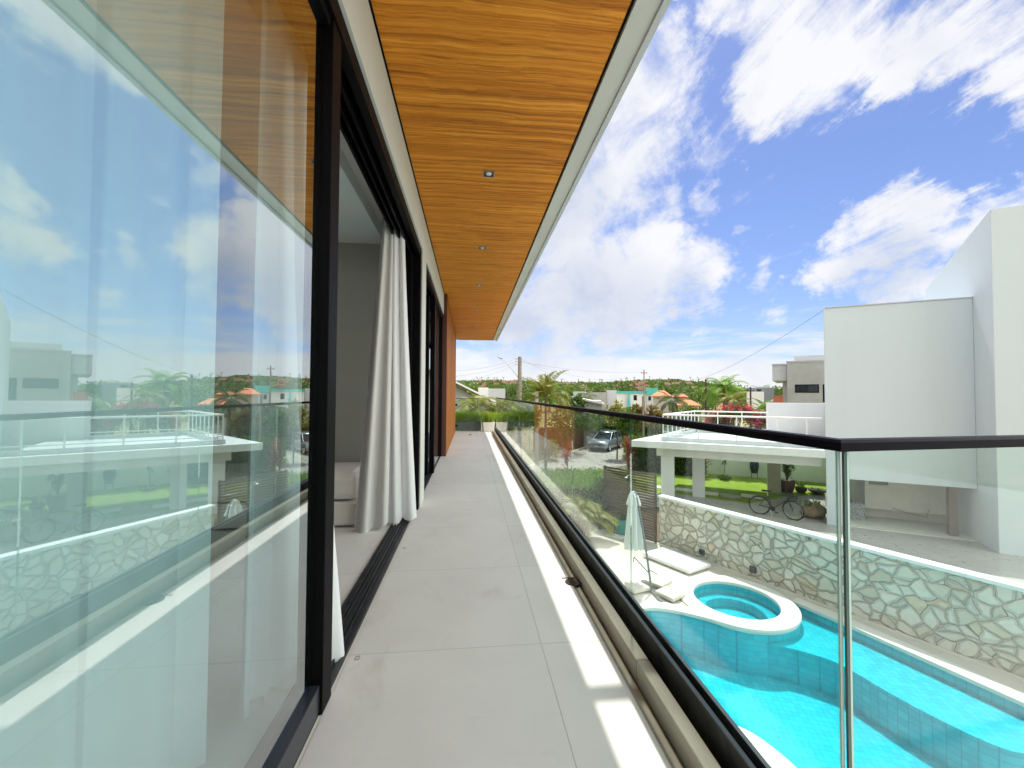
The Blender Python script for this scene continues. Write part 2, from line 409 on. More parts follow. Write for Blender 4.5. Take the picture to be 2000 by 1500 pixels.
# glass mosaic in the pool
def mosaic_mat():
    m, n, p, o = custom('turquoise_mosaic')
    pos = n.add('TexCoord').outputs['Object']
    rot = n.add('Mapping', {'Vector': pos, 'Rotation': (0, 0, R(20))}).outputs[0]
    s = n.add('SeparateXYZ', {0: rot}); T = .105; ids = []; js = []
    geo = n.add('NewGeometry'); nz = n.math('ABSOLUTE', n.add('SeparateXYZ', {0: geo.outputs['Normal']}).outputs[2])
    up = n.math('GREATER_THAN', nz, .7)
    for k in range(3):
        u = n.math('DIVIDE', n.math('ADD', s.outputs[k], 50.0), T)
        ids.append(n.math('FLOOR', u))
        e = n.math('ABSOLUTE', n.math('SUBTRACT', n.math('FRACT', u), .5))
        js.append(n.rng(e, .445, .48, 0, 1))
    jf = n.math('MAXIMUM', js[0], js[1])
    jw = n.math('MAXIMUM', n.math('MULTIPLY', js[1], 1.0), js[2])
    j = n.math('ADD', n.math('MULTIPLY', jf, up), n.math('MULTIPLY', jw, n.math('SUBTRACT', 1.0, up)))
    wn = n.add('TexWhiteNoise', {'Vector': n.add('CombineXYZ', {0: ids[0], 1: ids[1], 2: ids[2]}).outputs[0]}, noise_dimensions='3D').outputs['Value']
    c = n.ramp(wn, [(0, (.008, .42, .50)), (.5, (.012, .47, .54)), (1, (.03, .53, .59))])
    c = n.mix(n.math('MULTIPLY', j, .6), c, (.006, .20, .26))
    setp(n, p, base=c, rough=.3); return m
mosaic = mosaic_mat()
coping_m = principled('white_stone_coping', (.72, .68, .60), .7, var=.06, vscale=2.5, bump=.15, bscale=30)

def grass_mat(name, a, b, sc=.9):
    m, n, p, o = custom(name)
    pos = n.add('TexCoord').outputs['Object']
    f = n.math('ADD', n.math('MULTIPLY', n.noise(pos, sc, 8, .65), .6), n.math('MULTIPLY', n.noise(pos, 60, 4, .7), .4))
    setp(n, p, base=n.mix(n.rng(f, .35, .66), a, b), rough=.9, spec=.2,
         normal=n.add('Bump', {'Strength': .8, 'Distance': .03, 'Height': n.noise(pos, 90, 4, .7)}).outputs[0]); return m
lawn_m = grass_mat('lawn_turf', (.16, .27, .025), (.34, .43, .05))
def verge_mat():
    m, n, p, o = custom('dry_verge')
    pos = n.add('TexCoord').outputs['Object']
    f = n.noise(pos, .45, 9, .68, .3)
    c = n.ramp(f, [(.35, (.10, .14, .03)), (.48, (.24, .21, .08)), (.60, (.38, .30, .19)), (.75, (.30, .22, .13))])
    setp(n, p, base=c, rough=.95, spec=.1, normal=n.add('Bump', {'Strength': .6, 'Distance': .04, 'Height': n.noise(pos, 20, 5, .7)}).outputs[0]); return m
verge_m = verge_mat()
def cobble_mat():
    m, n, p, o = custom('cobblestone')
    pos = n.add('TexCoord').outputs['Object']
    v = n.add('TexVoronoi', {'Scale': 5.5}, feature='DISTANCE_TO_EDGE'); n.l.new(pos, v.inputs['Vector'])
    v2 = n.add('TexVoronoi', {'Scale': 5.5}, feature='F1'); n.l.new(pos, v2.inputs['Vector'])
    cs = n.add('SeparateColor', {0: v2.outputs['Color']}).outputs[0]
    c = n.ramp(cs, [(0, (.26, .24, .21)), (.5, (.36, .335, .29)), (1, (.46, .43, .38))])
    c = n.mix(n.rng(n.noise(pos, .5, 6, .65), .45, .7, 0, .5), c, (.42, .37, .28))
    c = n.mix(n.rng(v.outputs['Distance'], .01, .07, .7, 0), c, (.16, .14, .11))
    setp(n, p, base=c, rough=.85, normal=n.add('Bump', {'Strength': .7, 'Distance': .03, 'Height': n.rng(v.outputs['Distance'], 0, .2)}).outputs[0]); return m
cobble = cobble_mat()
def hill_mat():
    m, n, p, o = custom('wooded_hill')
    pos = n.add('TexCoord').outputs['Object']
    f = n.noise(pos, .012, 9, .65, .5); g = n.noise(pos, .12, 6, .7)
    c = n.ramp(g, [(.35, (.035, .06, .025)), (.6, (.09, .12, .04)), (.8, (.15, .15, .06))])
    c = n.mix(n.rng(f, .50, .62, 0, .8), c, (.30, .16, .09))
    setp(n, p, base=c, rough=1.0, spec=.05); return m
hill_m = hill_mat()

def cloth_mat(name, col, tr=.4, transp=0.0):
    m = bpy.data.materials.new(name); m.use_nodes = True; n = NT(m.node_tree); n.n.clear()
    tc = n.add('TexCoord').outputs['Object']
    bp = n.add('Bump', {'Strength': .15, 'Distance': .002, 'Height': n.noise(tc, 220, 3, .6)}).outputs[0]
    d = n.add('BsdfDiffuse', {'Color': (*col, 1), 'Normal': bp}); t = n.add('BsdfTranslucent', {'Color': (*col, 1), 'Normal': bp})
    mx = n.add('MixShader', {0: tr, 1: d.outputs[0], 2: t.outputs[0]})
    last = mx
    if transp:
        last = n.add('MixShader', {0: transp, 1: mx.outputs[0], 2: n.add('BsdfTransparent').outputs[0]})
    o = n.add('OutputMaterial'); n.l.new(last.outputs[0], o.inputs[0]); MAT[name] = m; return m
sheer = cloth_mat('sheer_curtain_cloth', (.93, .93, .92), .22, .0)
drape = cloth_mat('curtain_cloth', (.92, .92, .91), .3)
lining = cloth_mat('curtain_lining', (.64, .63, .60), .15)
canvas = cloth_mat('parasol_canvas', (.78, .80, .77), .3)
uphol = cloth_mat('upholstery', (.66, .62, .57), .0)

# ------------------------------------------------------------------ ground, street, patio
GZ = -3.3
def gz(x, y):                                   # the land falls gently to the street, then runs level
    d = hypot(x, y)
    return GZ - .08 - .47*min(1, max(0, (d-17)/9))
rows = []
for i, r in enumerate([0, 8, 14, 17, 19, 21, 23, 26, 30, 40, 60, 90, 130, 200, 320, 500, 900, 2000, 5000]):
    rows.append([(r*sin(a*2*pi/72), r*cos(a*2*pi/72), (gz(r, 0) if r else GZ-.08) - (1.2 if r < 17 else 0)) for a in range(72)])
mb = MB(); mb.grid(rows, 0, False, True, True); struct('ground', mb, verge_m)
def sheet(poly, z=None, lift=0.0):
    mb = MB(); mb.face([(x, y, (gz(x, y) if z is None else z) + lift) for x, y in poly]); return mb
# street surface: cobbles from the far kerb to the garden walls
ST = [(2.6, 25.2), (4.93, 29.2), (7.0, 32.4), (8.9, 34.6), (11.5, 38.6), (15, 44), (21, 54), (34, 54), (30, 44), (24, 37), (18, 31), (14, 27.2), (9.5, 24.2), (6.0, 20.4), (2.6, 18.6), (-4, 17.2), (-14, 16), (-16, 22), (-4, 23)]
def fan_sheet(poly, name, mat, lift):
    bm = bmesh.new(); vs = [bm.verts.new((x, y, 0)) for x, y in poly]
    es = [bm.edges.new((vs[i], vs[(i+1) % len(vs)])) for i in range(len(vs))]
    bmesh.ops.triangle_fill(bm, use_beauty=True, use_dissolve=False, edges=es)
    bmesh.ops.subdivide_edges(bm, edges=bm.edges[:], cuts=3, use_grid_fill=True)
    for v in bm.verts: v.co.z = gz(v.co.x, v.co.y) + lift
    bmesh.ops.recalc_face_normals(bm, faces=bm.faces[:])
    me = bpy.data.meshes.new(name); bm.to_mesh(me); bm.free(); me.materials.append(mat)
    o = bpy.data.objects.new(name, me); COL.objects.link(o); return tag(o, kind='structure')
fan_sheet(ST, 'street', cobble, .03)
mb = MB()
kp = [(2.6, 25.2), (4.93, 29.2), (7.0, 32.4), (8.9, 34.6), (11.5, 38.6), (15, 44)]
mb.tube([(x, y, gz(x, y)+.05) for x, y in kp], .11, 6); struct('kerb', mb, concrete)

# hills on the horizon
def hill_top(px):
    for (a, ya), (b, yb) in zip(HT, HT[1:]):
        if a <= px <= b: return ya + (yb-ya)*(px-a)/(b-a)
    return HT[-1][1]
HT = [(-3000, 772), (300, 762), (760, 752), (900, 750), (1000, 749), (1100, 752), (1180, 752), (1250, 747), (1310, 745), (1370, 750), (1420, 760), (1500, 767), (1700, 771), (9000, 772)]
rows = []
for k, (r, fr) in enumerate([(330, 0), (420, .10), (500, .42), (580, .74), (650, .93), (700, 1.0), (760, .92), (950, .3), (1300, -.1)]):
    row = []
    for a in range(121):
        az = -40 + a*1.0
        px = 1000 + F*math.tan(R(min(79, max(-79, az)) - math.degrees(yaw)))
        top = EYE.z + 700*(771.5 - hill_top(px))/F*cos(R(az)-yaw)*.985
        z = gz(99, 0) - .3 + (top - gz(99, 0))*fr + (RND.uniform(-1.2, 1.2) if 0 < fr < 1 else 0)
        row.append((r*sin(R(az)), r*cos(R(az)), z))
    rows.append(row)
HILL = rows
mb = MB(); mb.grid(rows, 0, True, False, True); struct('hill', mb, hill_m)
def hill_point(az, r):
    rs = [330, 420, 500, 580, 650, 700, 760]
    fa = az + 40; ia = max(0, min(119, int(fa))); fa -= ia
    for k in range(len(rs)-1):
        if rs[k] <= r <= rs[k+1]:
            t = (r-rs[k])/(rs[k+1]-rs[k])
            za = HILL[k][ia][2]*(1-fa) + HILL[k][ia+1][2]*fa; zb = HILL[k+1][ia][2]*(1-fa) + HILL[k+1][ia+1][2]*fa
            return Vector((r*sin(R(az)), r*cos(R(az)), za*(1-t)+zb*t))

# ------------------------------------------------------------------ pool and patio
def smooth_loop(pts, n=6, closed=True):
    out = []; N_ = len(pts)
    rngk = range(N_) if closed else range(N_-1)
    for i in rngk:
        p0, p1, p2, p3 = (pts[(i+k) % N_] if closed else pts[min(max(i+k, 0), N_-1)] for k in (-1, 0, 1, 2))
        for j in range(n):
            t = j/n
            out.append(tuple(.5*((2*b) + (-a+c)*t + (2*a-5*b+4*c-d)*t*t + (-a+3*b-3*c+d)*t**3) for a, b, c, d in zip(p0, p1, p2, p3)))
    if not closed: out.append(pts[-1])
    return out
SC = (5.83, 8.45); SRO, SRI = 1.17, .86
a0, a1 = R(238), R(352)
arc = [(SC[0]+SRO*cos(a0+(a1-a0)*i/26), SC[1]+SRO*sin(a0+(a1-a0)*i/26)) for i in range(27)]
left = smooth_loop([(9.3, 1.6), (6.6, .7), (4.6, 1.3), (3.75, 2.6), (3.95, 4.2), (3.80, 5.02), (3.40, 5.45), (2.85, 6.1), (2.72, 7.1), (3.05, 7.95), (3.64, 8.29), (4.15, 8.23), (4.72, 7.88), (5.0, 7.62), arc[0]], 6, False)
POOL = arc + [(7.12, 8.12), (7.40, 7.42), (7.75, 6.38), (8.12, 5.24), (8.7, 3.5)] + left[:-1]      # anticlockwise seen from above
def offset(poly, d):
    out = []; n = len(poly)
    for i in range(n):
        a, b, c = Vector(poly[i-1]), Vector(poly[i]), Vector(poly[(i+1) % n])
        e1, e2 = (b-a).normalized(), (c-b).normalized()
        n1, n2 = Vector((e1.y, -e1.x)), Vector((e2.y, -e2.x)); m_ = n1+n2
        m_ = m_/max(.5, m_.length_squared/2)
        out.append(tuple(b + m_*d))
    return out
def filled(loops, z, name, mat, lift=0):
    bm = bmesh.new(); es = []
    for lp in loops:
        vs = [bm.verts.new((x, y, z)) for x, y in lp]
        es += [bm.edges.new((vs[i], vs[(i+1) % len(vs)])) for i in range(len(vs))]
    bmesh.ops.triangle_fill(bm, use_beauty=True, use_dissolve=False, edges=es)
    for f in bm.faces:
        f.normal_update()
        if f.normal.z < 0: f.normal_flip()
    me = bpy.data.meshes.new(name); bm.to_mesh(me); bm.free(); me.materials.append(mat)
    o = bpy.data.objects.new(name, me); COL.objects.link(o); return o
spa_o = [(SC[0]+SRO*cos(2*pi*i/64), SC[1]+SRO*sin(2*pi*i/64)) for i in range(64)]
spa_i = [(SC[0]+SRI*cos(2*pi*i/64), SC[1]+SRI*sin(2*pi*i/64)) for i in range(64)]
# patio: everything between the house and the stone wall, with one hole for pool and spa together
i0 = max(range(64), key=lambda i: -(hypot(spa_o[i][0]-7.12, spa_o[i][1]-8.12)))
hole = [(7.12, 8.12), (7.40, 7.42), (7.75, 6.38), (8.12, 5.24), (8.7, 3.5)] + left[:-1]
outer_arc = []
for k in range(40):
    a = a0 - (2*pi - (a1-a0))*k/39
    outer_arc.append((SC[0]+SRO*cos(a), SC[1]+SRO*sin(a)))
hole = hole + outer_arc
hole_f = hole[:]
patio = filled([[(-6, -4), (12, -4), (9.6, 4.0), (5.78, 11.9), (5.0, 13.3), (-6, 13.3)], hole_f], GZ, 'patio', patio_tile)
tag(patio, kind='structure')

pool = thing('swimming_pool', 'curved turquoise mosaic swimming pool with a shallow shelf below the balcony', 'swimming pool', (5.8, 5.5, GZ))
def child(o, p): o.parent = p; o.matrix_parent_inverse = Matrix.Translation(-p.location); return o
pz_deep, pz_shelf = -4.16, -3.52
mb = MB()
n = len(POOL)
mb.grid([[(x, y, GZ-.02) for x, y in POOL], [(x, y, pz_deep) for x, y in POOL]], 0, False, True, True)
child(mb.build('basin_wall', mosaic), pool)
child(filled([POOL], pz_deep, 'basin_floor', mosaic), pool)
curve = smooth_loop([(5.62, 7.42), (5.59, 7.35), (6.03, 7.08), (6.42, 6.75), (6.56, 6.46), (6.68, 5.89), (6.87, 5.33), (7.1, 4.91), (7.33, 4.75), (8.05, 4.55), (8.35, 4.15), (8.55, 3.98)], 5, False)
shelf_poly = curve + [(8.12, 5.24), (7.75, 6.38), (7.40, 7.42), (7.12, 8.12)] + [p for p in reversed(arc) if p[0] > 5.62]
child(filled([shelf_poly], pz_shelf, 'shallow_shelf', mosaic), pool)
mb = MB(); mb.grid([[(x, y, pz_shelf) for x, y in curve], [(x, y, pz_deep) for x, y in curve]], 0, True)
child(mb.build('shelf_wall', mosaic), pool)
# white coping, thicker than the patio, along the pool's own edge (the spa has its ring)
cp = [(7.05, 8.30), (7.12, 8.12), (7.40, 7.42), (7.75, 6.38), (8.12, 5.24), (8.7, 3.5)] + left + [arc[2]]
def coping(line, wd, z0, z1):
    mb = MB(); inn = []; out = []
    for i, p in enumerate(line):
        a, b = Vector(line[max(i-1, 0)]), Vector(line[min(i+1, len(line)-1)]); e = (b-a).normalized(); nn_ = Vector((e.y, -e.x))
        inn.append(Vector(p) + nn_*.02); out.append(Vector(p) - nn_*wd)
    rows = [[(p.x, p.y, z0) for p in inn], [(p.x, p.y, z1) for p in inn], [(p.x, p.y, z1) for p in out], [(p.x, p.y, z0) for p in out]]
    return mb.grid(rows, 0, False, False, False)
child(coping(cp, .26, GZ-.04, GZ+.022).build('coping', coping_m), pool)
wat = filled([POOL], GZ-.07, 'water', water_mat); child(wat, pool)

spa = thing('spa_tub', 'round stepped plunge tub with a wide white stone ring at the pool edge', 'plunge tub', (SC[0], SC[1], GZ))
mb = MB(); SEG = 64
def ring(prof, mi=0): return [[(r*cos(2*pi*j/SEG), r*sin(2*pi*j/SEG), z) for j in range(SEG)] for r, z in prof]
mb.grid(ring([(SRO, -.07), (SRO+.02, -.02), (SRO+.02, .03), (SRO-.01, .05), (SRI+.0, .05), (SRI-.02, .03), (SRI-.02, -.03)]), 0, False, True)
mb.build('stone_ring', coping_m, spa)
mb = MB(); mb.grid(ring([(SRI, -.02), (SRI, -.25), (.60, -.25), (.60, -.46), (0.001, -.46)]), 0, False, True)
mb.build('tiled_steps', mosaic, spa)
mb = MB(); mb.face([(SRI*cos(2*pi*j/SEG), SRI*sin(2*pi*j/SEG), -.09) for j in range(SEG)])
mb.build('water', water_mat, spa)

# ------------------------------------------------------------------ our house: balcony, soffit, walls, rooms
XW = -.515                      # outer face of the facade
house = thing('house', 'modern house with wood-lined soffit, long tiled balcony and black sliding doors', 'house', (0, 0, 0))
mb = MB(); mb.face([(-.54, -4, 0), (.655, -4, 0), (.655, 13.45, 0), (-.54, 13.45, 0)])
mb.face([(.655, -4, 0), (7.5, -4, 0), (7.5, 1.3, 0), (.8, .72, 0), (.655, .72, 0)])
struct('balcony_floor', mb, floor_tile)
mb = MB(); mb.box(-.70, .845, -.0+.72, 13.45, -.38, -.035); mb.prism([(-.70, -4), (7.5, -4), (7.5, 1.32), (.845, .72), (-.70, .72)], -.38, -.035)
mb.build('balcony_slab', offwhite, house)
# drain gutter: a slightly sunken tile strip, then a stone kerb in lengths, then a dark gap
gut = principled('gutter_stone', (.40, .36, .29), .7, var=.2, vscale=3, bump=.1)
kerbm = wood_mat('travertine_kerb', (.36, .32, .25), (.45, .41, .33), (.52, .48, .40), 7.0, .9, 7.0, .6)
mb = MB(); mb.box(.656, .702, .72, 13.0, -.03, -.012); mb.build('gutter', gut, house)
mb = MB(); y = .80
while y < 12.7:
    y2 = min(y + .88, 12.9); mb.box(.7095, .764, y+.002, y2-.002, -.03, .078+RND.uniform(-.001, .001)); y = y2
mb.build('stone_kerb', kerbm, house, .004)
mb = MB(); mb.box(.7652, .7948, 0.72, 12.95, -.034, -.02); mb.build('drain_gap', tracks, house)
ZC = 3.15
# soffit
mb = MB(); mb.box(XW, .78, -4, 14.5, ZC, ZC+.03); mb.build('wood_soffit', soffit_wood, house)
mb = MB(); mb.box(.80, .955, -4, 14.53, ZC-.012, ZC+.42); mb.box(-.46, .80, 14.503, 14.53, ZC-.012, ZC+.42); mb.build('fascia', offwhite, house)
mb = MB(); mb.box(.7802, .7998, -4, 14.5, ZC+.012, ZC+.03); mb.build('shadow_gap', black, house)
mb = MB(); mb.box(.925, .962, -4, 14.54, ZC-.03, ZC-.0125); mb.build('drip_edge', lightgrey, house)
mb = MB(); mb.box(-6, .80, -4, 14.5, ZC+.032, ZC+.42); mb.build('roof_slab', white, house)
mb = MB(); mb.tube([(.956, 3.48, 4.92), (1.9, 3.48, 4.92)], .045, 10); mb.build('shadow_pipe', white, house)  # unseen pipe, added to cast the shadow band across the sunlit floor strip
mb = MB(); mb.box(.80, .955, -4, 14.5, ZC+.421, 5.1); mb.build('parapet', white, house)
# facade
mb = MB()
mb.box(-.73, XW, -4, 7.91, 2.755, ZC-.004)               # header above the doors
mb.box(-.73, XW, 4.38, 4.74, 0, 2.755)                   # column between the two openings
mb.build('facade_wall', offwhite, house)
mb = MB(); mb.box(XW-.02, XW-.003, -4, 7.91, ZC-.02, ZC-.0045); mb.box(XW, XW+.012, -4, 7.91, ZC-.006, ZC-.001); mb.build('header_shadow_gap', black, house)
mb = MB(); mb.box(-.73, -.455, 7.93, 13.08, 0.002, ZC-.002)
for k in range(26):
    pass
mb.build('wood_cladding', clad_wood, house, .004)
mb = MB(); mb.box(-.60, -.452, 7.912, 7.929, 0.002, ZC-.002); mb.build('cladding_end', principled('dark_red_wood', (.10, .03, .018), .5), house)
# rooms behind the glass
mb = MB()
mb.box(-5.2, -.735, 4.48, 4.67, 0, 2.9)
mb.box(-5.4, -5.2, -4, 12.9, 0, 2.9)
mb.box(-5.4, -.735, -4.2, -4.0, 0, 2.9)
mb.box(-.74, -.56, -4, -2.0, 0, 2.75)
mb.build('room_wall', wallgrey, house)
mb = MB(); mb.box(-5.2, -.93, -4, 12.9, 2.826, 2.9); mb.box(-.93, -.735, -4, 12.9, 2.96, 3.0); mb.box(-.945, -.93, -4, 12.9, 2.9, 2.99); mb.build('room_ceiling', ceilwhite, house)
mb = MB(); mb.face([(-5.2, -4, -.004), (-.70, -4, -.004), (-.70, 12.95, -.004), (-5.2, 12.95, -.004)]); mb.build('room_floor', floor_tile, house)
mb = MB(); mb.box(-5.2, -2.6, 12.78, 12.95, 0, 2.9); mb.box(-2.6, -.74, 12.78, 12.95, 2.73, 2.9); mb.box(-.86, -.74, 12.78, 12.95, 0, 2.73); mb.build('end_wall', wallgrey, house)
mb = MB(); mb.box(-2.6, -.86, 12.80, 12.86, 2.62, 2.728); mb.box(-2.6, -2.52, 12.80, 12.86, 0, 2.62); mb.box(-.94, -.862, 12.80, 12.86, 0, 2.62); mb.build('end_window_frame', black, house)
mb = MB(); mb.box(-2.52, -.94, 12.825, 12.835, .01, 2.62); mb.build('end_window_glass', glass_mat('clear_glass', (.93, .97, .96), .04), house)
# ground storey and the rear wing behind the viewer
mb = MB(); mb.box(-6, .30, -4, 13.0, GZ-.6, -.385); mb.box(-6, 7.5, -9.0, -4.05, GZ-.6, 3.4); mb.build('lower_wall', white, house)
mb = MB(); mb.box(.9, 3.3, -4.045, -4.0, .01, 2.6); mb.box(4.2, 6.4, -4.045, -4.0, .9, 2.4); mb.build('rear_window', darkglass, house)
mb = MB(); mb.face([(-.541, -4, .0015), (-.552, -4, .0015), (-.552, 7.91, .0015), (-.541, 7.91, .0015)][::-1]); mb.build('threshold_strip', principled('threshold_stone', (.60, .57, .50), .6), house)

# sliding doors
def sill(y0, y1):
    mb = MB()
    for (xa, xb, z0, z1) in ((-.70, -.553, -.02, .002), (-.70, -.692, .0, .02), (-.668, -.660, .0, .018), (-.648, -.640, 0, .018), (-.618, -.610, 0, .018), (-.598, -.590, 0, .018), (-.570, -.554, 0, .014)):
        mb.box(xa, xb, y0, y1, z0, z1)
    return mb
d1 = thing('sliding_door', 'large black-framed sliding glass door beside the viewer, half open with curtains behind', 'sliding door', (0, 0, 0))
sill(-2, 4.38).build('floor_track', tracks, d1)
mb = MB()
mb.box(-.715, -.53, -2, 4.38, 2.735, 2.753)
for xa, xb in ((-.715, -.70), (-.672, -.655), (-.625, -.608), (-.575, -.53)): mb.box(xa, xb, -2, 4.38, 2.66 if xa > -.6 else 2.64, 2.735)
mb.build('head_track', black, d1, .002)
mb = MB(); mb.box(-.71, -.525, 4.295, 4.378, .0, 2.73); mb.box(-.665, -.60, 4.21, 4.294, .02, 2.66); mb.build('jamb', black, d1, .003)
mb = MB(); mb.box(-.622, -.582, 1.575, 1.665, .015, 2.70); mb.box(-.580, -.538, 1.60, 1.70, .004, 2.695); mb.build('stile', black, d1, .003)
mb = MB(); mb.box(-.595, -.548, -2, 1.60, .016, .115); mb.build('bottom_rail', principled('blue_black_metal', (.018, .022, .03), .3), d1, .003)
mb = MB(); mb.box(-.595, -.548, -2, 1.60, 2.62, 2.70); mb.build('top_rail', black, d1, .003)
mb = MB(); mb.box(-.580, -.571, -2, 1.60, .115, 2.62, 1, side={3: 0})
for i, f in enumerate(mb.f): pass
mb.m = [0 if k == 3 else 1 for k in range(6)]
mb.build('glass_pane', [door_glass, door_in], d1)
d2 = thing('sliding_door', 'narrow black sliding door between the plaster column and the wood-clad wall', 'sliding door', (0, 0, 0))
sill(4.74, 7.91).build('floor_track', tracks, d2)
mb = MB()
for xa, xb in ((-.715, -.70), (-.672, -.655), (-.625, -.608), (-.575, -.53)): mb.box(xa, xb, 4.74, 7.91, 2.655, 2.753)
mb.build('head_track', black, d2)
mb = MB(); mb.box(-.665, -.605, 6.0, 6.10, .02, 2.655); mb.box(-.60, -.53, 6.16, 6.28, .02, 2.655); mb.box(-.60, -.535, 7.80, 7.91, .02, 2.655); mb.build('stile', black, d2, .003)
mb = MB(); mb.box(-.575, -.567, 6.28, 7.80, .02, 2.655); mb.m = [0 if k == 3 else 1 for k in range(6)]; mb.build('glass_pane', [door_glass, door_in], d2)

# recessed downlights in the soffit
dl = thing('recessed_downlight', 'x', 'ceiling light', (0.15, 3.53, ZC), 0, 'square downlights in the wood soffit')
mb = MB(); a, b = .052, .042
for x0, x1, y0, y1 in ((-a, a, -a, -b), (-a, a, b, a), (-a, -b, -b, b), (b, a, -b, b)): mb.box(x0, x1, y0, y1, -.006, .004)
mb.build('trim', principled('downlight_trim', (.30, .24, .18), .4), dl)
mb = MB(); mb.box(-b, b, -b, b, -.0015, .002); mb.build('recess', principled('downlight_recess', (.03, .02, .015), .5), dl)
mb = MB(); mb.lathe([(.004, -.012), (.018, -.011), (.026, -.004), (.028, -.0012)], (0, .0, 0), 14); mb.build('lamp_lens', principled('lamp_lens', (.75, .72, .66), .15, 0, .8), dl)
lab = ['square recessed downlight largest and closest to the open sliding door', 'second square downlight along the wood soffit, above the column between doors',
       'third square downlight along the wood soffit, above the far sliding door', 'fourth square downlight along the wood soffit, just past the start of the wood-clad wall',
       'fifth tiny square downlight along the wood soffit, above the wood-clad wall', 'last tiny square downlight, next to the far end of the wood soffit']
for i, y in enumerate((3.53, 5.35, 7.2, 9.3, 11.4, 13.3)):
    o = dl if i == 0 else copy_tree(dl); o.location = (.15, y, ZC); o['label'] = lab[i]

# floor drain and small debris
dr = thing('floor_drain', 'round dark drain hole in the sunlit floor beside the stone kerb', 'floor drain', (0.666, 2.565, 0))
mb = MB(); mb.lathe([(.0, .003), (.044, .003), (.046, .006), (.05, .006), (.052, .001)], (0, 0, 0), 24); mb.build('grate', principled('drain_hole', (.035, .018, .012), .6), dr)
mb = MB(); mb.box(-.06, .05, .058, .064, .001, .004); mb.build('slot', principled('drain_slot', (.12, .05, .03), .6), dr)
for (x, y, s, rz, lb) in ((.64, 9.2, .05, .4, 'dry brown leaf curled on the sunlit floor strip of the balcony'), (.02, 11.9, .11, .9, 'dark curled leaf lying on shaded floor near the far end of the balcony')):
    mb = MB(); rr = []
    for i in range(7):
        t = i/6; wd = .3*s*sin(pi*min(.98, max(.02, t))); z = .004 + .25*s*abs(t-.5)
        rr.append([(-wd, s*(t-.5), z+.1*s), (0, s*(t-.5), z), (wd, s*(t-.5), z+.12*s)])
    mb.grid(rr); o = mb.build('fallen_leaf', principled('dry_leaf', (.07, .035, .02), .8)); o.location = (x, y, 0.002); o.rotation_euler = (0, 0, rz); tag(o, lb, 'leaf')
for (x, y, lb) in ((-.475, 1.34, 'bottom-most faint square mark on the tile by the door threshold'), (-.50, 1.93, 'middle faint square mark on the tile, level with the loose curtain hem'), (-.50, 3.25, 'farther faint square mark on the tile, near the open doorway')):
    mb = MB(); q = .011
    for x0, x1, y0, y1 in ((-q, q, -q, -q*.5), (-q, q, q*.5, q), (-q, -q*.6, -q*.5, q*.5), (q*.6, q, -q*.5, q*.5)): mb.box(x0, x1, y0*1.3, y1*1.3, .0005, .0015)
    o = mb.build('door_stop_plate', principled('faint_mark', (.30, .28, .25), .6)); o.location = (x, y, 0); tag(o, lb, 'floor plate', 'square plates along the door threshold')

# glass balustrade
rl = thing('glass_railing', 'frameless glass balustrade with a slim black handrail along the balcony edge', 'railing', (.82, .822, 0))
XR = .82; CY = .822
dirR = Vector((.996, .087, 0)).normalized(); LR = 5.6
def loc(p): return Vector(p) - Vector((.82, .822, 0))
mb = MB(); O = Vector((.82, .822, 0))
mb.box(-.025, -.018, -.02, 11.86, -.03, .15); mb.box(.018, .025, -.02, 11.86, -.03, .15); mb.box(-.017, .017, -.02, 11.86, .02, .12)
mb.build('base_shoe', principled('stained_black_shoe', (.035, .034, .032), .6, 0, .2, var=.6, vscale=9), rl)
mb = MB(); mb.box(-.029, -.0145, -.02, 11.86, .1505, .157); mb.box(.0145, .029, -.02, 11.86, .1505, .157); mb.build('shoe_flange', principled('grey_flange', (.06, .065, .07), .35, .4), rl)
Mr = Matrix.Rotation(atan2(dirR.y, dirR.x), 4, 'Z')
mb = MB(); mb.box(.03, LR, -.025, .025, -.03, .15, M=Mr); mb.build('base_shoe', MAT['stained_black_shoe'], rl)
pitchG = 1.185
ys = [0.0] + [1.18+pitchG*k for k in range(9)] + [11.73]
for k in range(len(ys)-1):
    mb = MB(); mb.box(-.0045, .0045, ys[k]+.002+(.008 if k == 0 else 0), ys[k+1]-.002, .06, 1.078)
    mb.m = [1, 1, 1, 0, 1, 0]; mb.build('glass_panel', [rail_glass, glass_edge], rl)
xs = [.016, 1.6, 3.2, 4.8]
for k in range(3):
    mb = MB(); mb.box(xs[k]+.002, xs[k+1]-.002, -.0045, .0045, .06, 1.078, M=Mr)
    mb.m = [1, 1, 0, 1, 0, 1]; mb.build('glass_panel', [rail_glass, glass_edge], rl)
mb = MB(); mb.box(.0055, .0115, -.003, .003, .06, 1.078); mb.build('corner_joint', principled('corner_silicone', (.06, .12, .10), .3), rl)
def railprof(c, d, a, b, mitre=0):
    nrm = Vector((d.y, -d.x, 0)); out = []
    for s, z in ((-.019, 1.079), (.019, 1.079), (.019, 1.098), (.015, 1.104), (-.015, 1.104), (-.019, 1.098)):
        out.append([c + d*(a + s*mitre) + nrm*s + Vector((0, 0, z)), c + d*b + nrm*s + Vector((0, 0, z))])
    return out
mb = MB()
dm = Vector((0, 1, 0)); o0 = Vector((0, 0, 0))
prof = [(-.019, 1.079), (.019, 1.079), (.019, 1.098), (.015, 1.104), (-.015, 1.104), (-.019, 1.098)]
far = [Vector((s, 11.77, z)) for s, z in prof]
mb2 = MB(); mb2.box(.0118, .0165, -.0035, .0035, .06, 1.078); mb2.box(-.0035, .0035, .0045, .0085, .06, 1.078); mb2.build('corner_edge', principled('pale_glass_edge', (.52, .70, .62), .2), rl)
